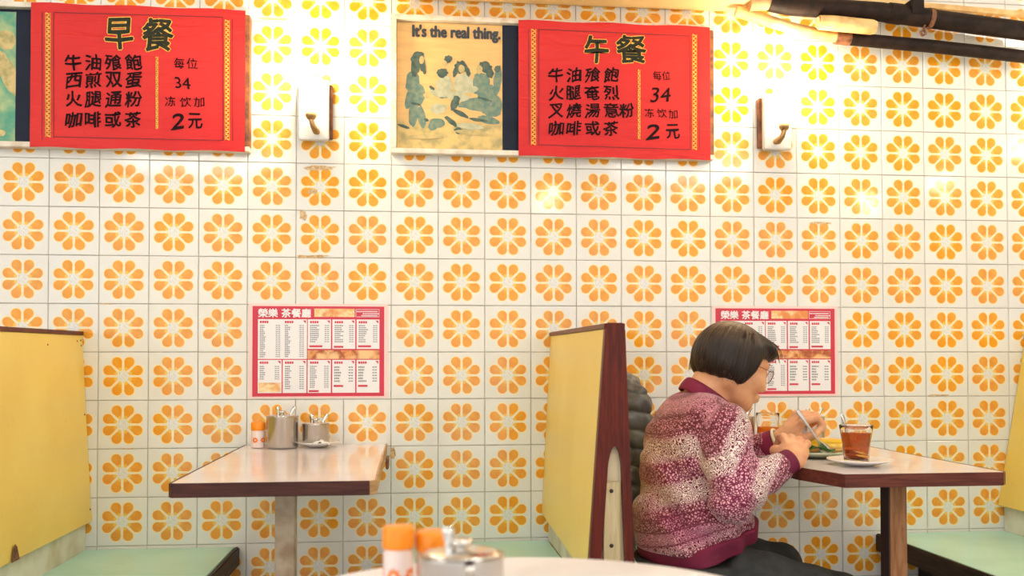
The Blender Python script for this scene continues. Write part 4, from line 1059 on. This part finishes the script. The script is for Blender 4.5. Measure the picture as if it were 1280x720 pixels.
def card_mat():
    t = NT('patterned_cardigan_knit'); at_ = t.n('Attribute', attribute_name='band'); bnd = at_.outputs['Fac']
    tc = t.n('TexCoord').outputs['Object']
    v = t.n('TexVoronoi'); v.feature = 'DISTANCE_TO_EDGE'; v.inputs['Scale'].default_value = 150; 
    wz = t.n('TexNoise'); wz.inputs['Scale'].default_value = 60; t.put(wz.inputs['Vector'], tc)
    mp = t.n('VectorMath', operation='MULTIPLY_ADD'); t.put(mp.inputs[0], wz.outputs['Color']); mp.inputs[1].default_value = (.010, .010, .010); t.put(mp.inputs[2], tc); t.put(v.inputs['Vector'], mp.outputs[0])
    big = t.n('TexVoronoi'); big.feature = 'F1'; big.inputs['Scale'].default_value = 100; t.put(big.inputs['Vector'], mp.outputs[0])
    ring = t.math('ABSOLUTE', t.math('SUBTRACT', t.math('FRACT', t.math('MULTIPLY', big.outputs['Distance'], 3.2)), .5))
    s = t.math('SINE', t.math('MULTIPLY', bnd, 62.0)); s2 = t.math('SINE', t.math('MULTIPLY_ADD', bnd, 24.0, 1.0)); s3 = t.math('SINE', t.math('MULTIPLY_ADD', bnd, 205.0, .4))
    fine = t.step(v.outputs['Distance'], .10, .24)
    curl = t.step(ring, .20, .30)
    pat = t.mix(t.step(s, -.3, .3), fine, curl)
    dark = t.mix(t.step(s2, -.5, .5), lin(116, 14, 58), lin(104, 26, 36))
    lite = t.mix(t.step(s, -.6, .8), lin(240, 180, 196), lin(250, 232, 224))
    lite = t.mix(t.step(s2, .2, .9), lite, lin(222, 150, 172))
    c = t.mix(pat, dark, lite)
    c = t.mix(t.math('MULTIPLY', t.step(s3, .80, .97), t.math('MULTIPLY', t.step(s2, .0, .6), .75)), c, lin(104, 18, 48))
    c = t.mix(t.math('MULTIPLY', t.step(t.noise(7, 3), .5, .75), .45), c, t.mix(pat, lin(110, 14, 72), lin(196, 70, 140)))
    t.col(c); t.rough(.85); t.b.inputs['Sheen Weight'].default_value = .25; t.bump(pat, .35, .002); return t.m
cardigan = pchild('cardigan', npmesh('cardigan', Vc, Qc, {'band': band}), card_mat())
M_PLUM = mat('plum_rib_knit', lin(128, 22, 62), .8, scale=8, c2=lin(104, 16, 52), bump=.3, bscale=260)
def subc(name, V, Q, m=M_PLUM): o = link(name, npmesh(name, V, Q), m, cardigan); o.location = (0, 0, 0); return o
# hem band
def hem_sdf(P):
    d = card_torso(P) + folds(P) * .8 + .003
    d = smin(d, card_torso(P - np.array((0.012, 0, -.01), np.float32)) + folds(P), .01)
    top = P[..., 2] - (.545 + .055 * np.clip((P[..., 0] - 1.86) / .2, 0, 1.4)); bot = (.487 + .060 * np.clip((P[..., 0] - 1.86) / .2, 0, 1.4)) - P[..., 2]
    return smax(smax(d, top, .006), bot, .008)
subc('hem', *grow(hem_sdf, (1.70, -.86, .46), (2.16, -.38, .66), .0042))
def cuff_sdf(W_, E_, r, off):
    ax = np.array(W_) - np.array(E_); ax /= np.linalg.norm(ax); W0 = np.array(W_)
    def f(P):
        d = rcone(P, tuple(W0 - ax * (.034 - off)), tuple(W0 + ax * (.002 + off)), r, r * .93); s_ = (P - W0.astype(np.float32)) @ ax.astype(np.float32)
        d = smax(d, s_ - .004 - off, .004); d = smax(d, -(s_ + .034), .004)
        return smax(d, -rcone(P, tuple(W0 - ax * .01), tuple(W0 + ax * .06), r * .72, r * .80), .003)
    return f
subc('cuff', *grow(cuff_sdf(WR_N, EL_N, .0335, .003), np.array(WR_N) - .07, np.array(WR_N) + .07, .0025))
subc('cuff', *grow(cuff_sdf(WR_F, EL_F, .0365, .0), np.array(WR_F) - .07, np.array(WR_F) + .07, .0025))
# collar: a folded strip round the neck, open at the throat
def collar():
    n = 46; vs = []; fs = []; c = np.array([1.978, YM, .924]); back = np.array([-.054, 0, .040]); side = np.array([0, .061, 0])
    cols_ = 8
    for i in range(n + 1):
        a = -2.55 + 5.10 * i / n; up = c + back * math.cos(a) * 1.02 + side * math.sin(a)
        outw = back / np.linalg.norm(back) * math.cos(a) + np.array([0, 1, 0]) * math.sin(a)
        nrm = np.array([.56, 0, .80]); k = .55 + .45 * max(0, math.cos(a * .62))
        for j in range(cols_ + 1):
            t = j / cols_; w_ = .040 * k
            p = up + outw * (.004 + w_ * .16 * t + .004 * math.sin(PI * t)) - nrm * w_ * (t * .95 - .30 * math.sin(PI * min(1, t * 1.6)) * .5)
            vs.append(p)
    m1 = cols_ + 1
    for i in range(n):
        for j in range(cols_): a = i * m1 + j; fs.append((a, a + 1, a + m1 + 1, a + m1))
    g = B(); g.add([tuple(v) for v in vs], fs, True); o = link('collar', g.mesh('collar'), M_PLUM, cardigan)
    md = o.modifiers.new('t', 'SOLIDIFY'); md.thickness = .005; md.offset = 0
collar()
# trousers -----------------------------------------------------------------
def trousers(P):
    d = ell(P, (1.885, YM, .535), (.122, .172, .100))
    for s, kx, kz in ((-1, 2.270, .412), (1, 2.200, .446)):
        y = YM + s * .090; k_ = (kx, y + s * .02, kz)
        d = smin(d, rcone(P, (1.90, y, .500), k_, .080, .060), .03)
        d = smin(d, rcone(P, k_, (kx - .03, y + s * .02, .11), .060, .045), .02)
    w_ = np.sin(P[..., 0] * 70 + P[..., 2] * 50 + np.sin(P[..., 1] * 40) * 1.5) * .0022
    d = d + w_
    d = smax(d, .4345 - P[..., 2] - np.clip(P[..., 0] - 2.08, 0, 1) * 40, .006)
    return smax(d, P[..., 2] - (.502 + .09 * np.clip((P[..., 0] - 1.97) / .08, 0, 1)), .01)
M_TRS = mat('dark_grey_trousers', lin(58, 58, 58), .9, scale=30, c2=lin(42, 42, 44), bump=.4, bscale=400)
pchild('trousers', npmesh('trousers', *grow(trousers, (1.74, -.84, .08), (2.37, -.38, .66), .0052)), M_TRS)
for s, kx in ((-1, 2.285), (1, 2.215)):
    y = YM + s * .110; x = kx - .03
    g = B(); g.sphere((x + .06, y, .035), (.115, .042, .034), 18); g.sphere((x - .005, y, .055), (.05, .04, .055), 14); pchild('shoe', g.mesh('shoe'), M_DARK)
# hair ---------------------------------------------------------------------
def hair_sdf(P):
    p = (P - HC.astype(np.float32)) @ HF.astype(np.float32)
    th = np.arctan2(p[..., 1], p[..., 0] + .01)
    d = ell(p, (-.012, 0, .022), (.101, .084, .084))
    d = smin(d, ell(p, (-.036, 0, -.014), (.074, .086, .070)), .03)
    for s in (-1, 1): d = smin(d, ell(p, (.012, s * .055, -.020), (.046, .034, .068)), .03)
    # cut away the face; straight bob edge lower at the front
    face = ell(p, (.118, 0, -.030), (.060, .064, .092)); d = smax(d, -face, .010)
    cut = (-.060 + .10 * np.maximum(p[..., 0] , 0)) - p[..., 2]
    lim = .030 + .40 * np.clip(p[..., 2] + .005, -.08, .03) + np.clip((p[..., 2] - .026) / .03, 0, 1) * .10; d = smax(d, p[..., 0] - lim, .012)
    d = smax(d, cut, .012)
    fr = ell(p, (.062, -.01, .062), (.040, .056, .024), basis((.9, 0, -.45), (0, 0, 1))); d = smin(d, fr, .018)
    grv = np.sin(th * 64 + np.sin(p[..., 2] * 30) * 1.6) * .0006 + np.sin(th * 17 + p[..., 2] * 26) * .0008
    return d + grv * np.clip((.11 - p[..., 2]) / .05, 0, 1)
Vh, Qh = grow(hair_sdf, HC - .15, HC + .15, .0026)
ph = (Vh - HC) @ HF; thh = np.arctan2(ph[:, 1], ph[:, 0] + .01)
def hair_mat():
    t = NT('hair'); a1 = t.n('Attribute', attribute_name='ang').outputs['Fac']; a2 = t.n('Attribute', attribute_name='hgt').outputs['Fac']; a3 = t.n('Attribute', attribute_name='fwd').outputs['Fac']
    cb = t.n('CombineXYZ'); t.put(cb.inputs[0], t.math('MULTIPLY', a1, 16.0)); t.put(cb.inputs[1], t.math('MULTIPLY', a2, 6.0))
    f = t.noise(3.2, 5, cb.outputs[0], .7); g = t.noise(.8, 3, cb.outputs[0])
    c = t.mix(t.step(f, .42, .72), lin(20, 13, 10), lin(62, 42, 30))
    grey = t.math('MULTIPLY', t.math('MULTIPLY', t.step(a2, .015, .095), t.step(a3, .03, -.04)), t.step(g, .15, .75))  # back crown: grey roots and reflected highlight both put into the hair colour
    grey_glint = t.math('MULTIPLY', grey, .8)
    c = t.mix(grey_glint, c, t.mix(t.step(f, .35, .65), lin(168, 142, 116), lin(92, 68, 52)))
    t.col(c); t.rough(.36); t.b.inputs['Specular IOR Level'].default_value = .3; t.b.inputs['Anisotropic'].default_value = .4; t.bump(f, .5, .002); return t.m
hair = pchild('hair', npmesh('hair', Vh, Qh, {'ang': thh, 'hgt': ph[:, 2], 'fwd': ph[:, 0]}), hair_mat())
# loose strands along the edges of the bob and the fringe
g = B(); M_STR = mat('dark_hair_strand', lin(34, 23, 17), .4, scale=60, c2=lin(84, 60, 44), spec=.3)
def hs(f, s, u): return tuple(H(f, s, u))
for k in range(170):
    a = random.uniform(-2.9, -.25) if k % 4 else random.uniform(.3, 2.8)
    r0 = random.uniform(.995, 1.02); x = math.cos(a) * .100 - .012; y = math.sin(a) * .086
    low = -.058 + random.uniform(-.010, .010)
    if x > .0: continue
    q_ = random.uniform(.25, .85); h_ = .022 + .083 * math.sqrt(1 - q_ * q_); pts = [hs(x * q_, y * q_, h_ - .002), hs(x * (q_ * .3 + .66) * r0, y * (q_ * .3 + .66) * r0, .022 + .084 * math.sqrt(1 - (q_ * .3 + .66) ** 2)), hs(x * r0, y * r0, .022), hs((x * .99 - .002) * r0, y * r0 * .99, -.02), hs(x * .93 - .003, y * .95, low)]
    g.tube(pts, [.0006, .0008, .0009, .0008, .0003], 4)
for k in range(34):
    s = random.uniform(-.055, .04); L = random.uniform(.0, .014)
    g.tube([hs(.062, s * .85, .084), hs(.076, s * .92, .079), hs(.090 + L * .4, s, .070), hs(.100 + L, s * 1.05, .052 - L)], [.0006, .0010, .0010, .0003], 4)
o = pchild('hair_strands', g.mesh('hair_strands'), M_STR); o['kind'] = 'stuff'
for s in (-1, 1):
    g = B(); g.tube([hs(.086, s * .016, .022), hs(.084, s * .032, .027), hs(.070, s * .050, .022)], [.0016, .0024, .0010], 6); pchild('eyebrow', g.mesh('eyebrow'), M_STR)
    g = B(); g.tube([hs(.082, s * .020, -.006), hs(.0855, s * .031, -.009), hs(.079, s * .043, -.006)], [.0006, .0012, .0006], 6); pchild('eyelash', g.mesh('eyelash'), M_STR)
# glasses ------------------------------------------------------------------
M_RIM = mat('thin_brown_metal_rim', lin(150, 96, 70), .3, .8)
gl = empty('glasses', (0, 0, 0), None, None); gl.parent = woman; gl.location = -Vector(woman.location)
def gp(name, b, m): o = link(name, b.mesh(name), m, gl); return o
M_LENS = glass_mat(); M_LENS.name = 'spectacle_lens'; M_LENS.node_tree.nodes['Principled BSDF'].inputs['IOR'].default_value = 1.12
for s in (-1, 1):
    pts = [hs(.100 - abs(math.cos(a)) * 0 - .010 * (math.cos(a) * s * .5 + .5) * 1, s * .034 + .024 * math.cos(a) * 1, -.004 + .0175 * math.sin(a)) for a in [2 * PI * k / 28 for k in range(29)]]
    gp('rim', B().tube(pts, .0010, 6, cap=False), M_RIM)
    c_ = hs(.094, s * .034, -.004); q = B(); q.add([tuple(p) for p in pts[:-1]], [tuple(range(28))]); o = gp('lens', q, M_LENS); md = o.modifiers.new('t', 'SOLIDIFY'); md.thickness = .0012
    gp('temple', B().tube([hs(.090, s * .058, .002), hs(.082, s * .070, .003), hs(.02, s * .082, .002), hs(-.012, s * .083, -.006), hs(-.02, s * .082, -.02)], .0011, 6), M_RIM)
gp('bridge', B().tube([hs(.101, .010, .0), hs(.106, 0, .003), hs(.101, -.010, .0)], .0011, 6), M_RIM)
# bangle -------------------------------------------------------------------
ax = Vector(HF_W) - Vector(EL_F); ax.normalize(); c_ = Vector(WR_F) + ax * .010 + Vector((.0, 0, -.002)); u_ = ax.orthogonal().normalized(); v_ = ax.cross(u_)
M_JADE = mat('pale_jade', lin(226, 216, 186), .2, c2=lin(200, 196, 160))
pchild('bangle', B().tube([c_ + (u_ * math.cos(a) + v_ * math.sin(a)) * .0335 for a in [2 * PI * k / 36 for k in range(37)]], .0043, 10, cap=False).mesh('bangle'), M_JADE)
# the spoon she holds --------------------------------------------------------
s0 = Vector(at(996.5, 513, y=-.585)); s1 = Vector(at(1024, 553, y=-.585)); d_ = (s1 - s0).normalized(); L_ = (s1 - s0).length
side = Vector((0, 1, 0)).cross(d_).normalized(); nn = side.cross(d_)
sv = []; sf = []; prof = [(0, .0052), (.1, .0062), (.3, .0046), (.6, .0030), (.92, .0026), (1.0, .0042), (1.08, .0105), (1.20, .0155), (1.34, .0160), (1.46, .0115), (1.52, .003)]
for (t, w_) in prof:
    p = s0 + d_ * L_ * t; dip = -nn * (.006 * math.sin(PI * min(1, max(0, (t - 1.0) / .52))))
    for q in (-1, -.5, 0, .5, 1):
        for th in (-.0006, .0006): sv.append(tuple(p + side * w_ * q * 1.0 + dip * (1 - q * q) + nn * th + nn * .003 * math.sin(t * 2.4)))
m_ = 10
for i in range(len(prof) - 1):
    for j in range(4):
        a = i * m_ + j * 2; c_ = a + m_
        sf += [(a, a + 2, c_ + 2, c_), (a + 1, c_ + 1, c_ + 3, a + 3)]
    a = i * m_; c_ = a + m_; sf += [(a, c_, c_ + 1, a + 1), (a + 8, a + 9, c_ + 9, c_ + 8)]
tag(link('dessert_spoon', B().add(sv, sf, True).mesh('dessert_spoon'), M_STEEL), 'steel spoon held in the raised hand of the woman over her plate', 'spoon')

# ------------------------------------------------------------------ padded jacket behind her
M_PUFF = mat('dark_puffer_nylon', lin(104, 106, 104), .38, scale=14, c2=lin(66, 68, 68), bump=.5, bscale=40)
def puff(P):
    x, y, z = P[..., 0], P[..., 1], P[..., 2]
    d = ell(P, (1.800, -.27, .68), (.075, .145, .30))
    d = smin(d, ell(P, (1.815, -.30, .87), (.068, .125, .095)), .05)
    d = smin(d, rcone(P, (1.835, -.395, .90), (1.850, -.405, .60), .034, .036), .02)
    zz = z + .15 * (x - 1.8) + .012 * np.sin(y * 26)
    w_ = np.abs(np.sin(zz * PI / .052)); d = d - .012 * w_ ** .6 + .008 + .0030 * np.sin(x * 120 + z * 70) * np.sin(y * 90 + z * 40)
    d = smax(d, .436 - z, .01); return smax(d, 1.722 - x + .0 * z, .006)
o = link('puffer_jacket', npmesh('puffer_jacket', *grow(puff, (1.68, -.48, .41), (1.93, -.09, 1.0), .0042)), M_PUFF)
tag(o, 'dark grey padded jacket propped between the booth back and the woman', 'jacket')
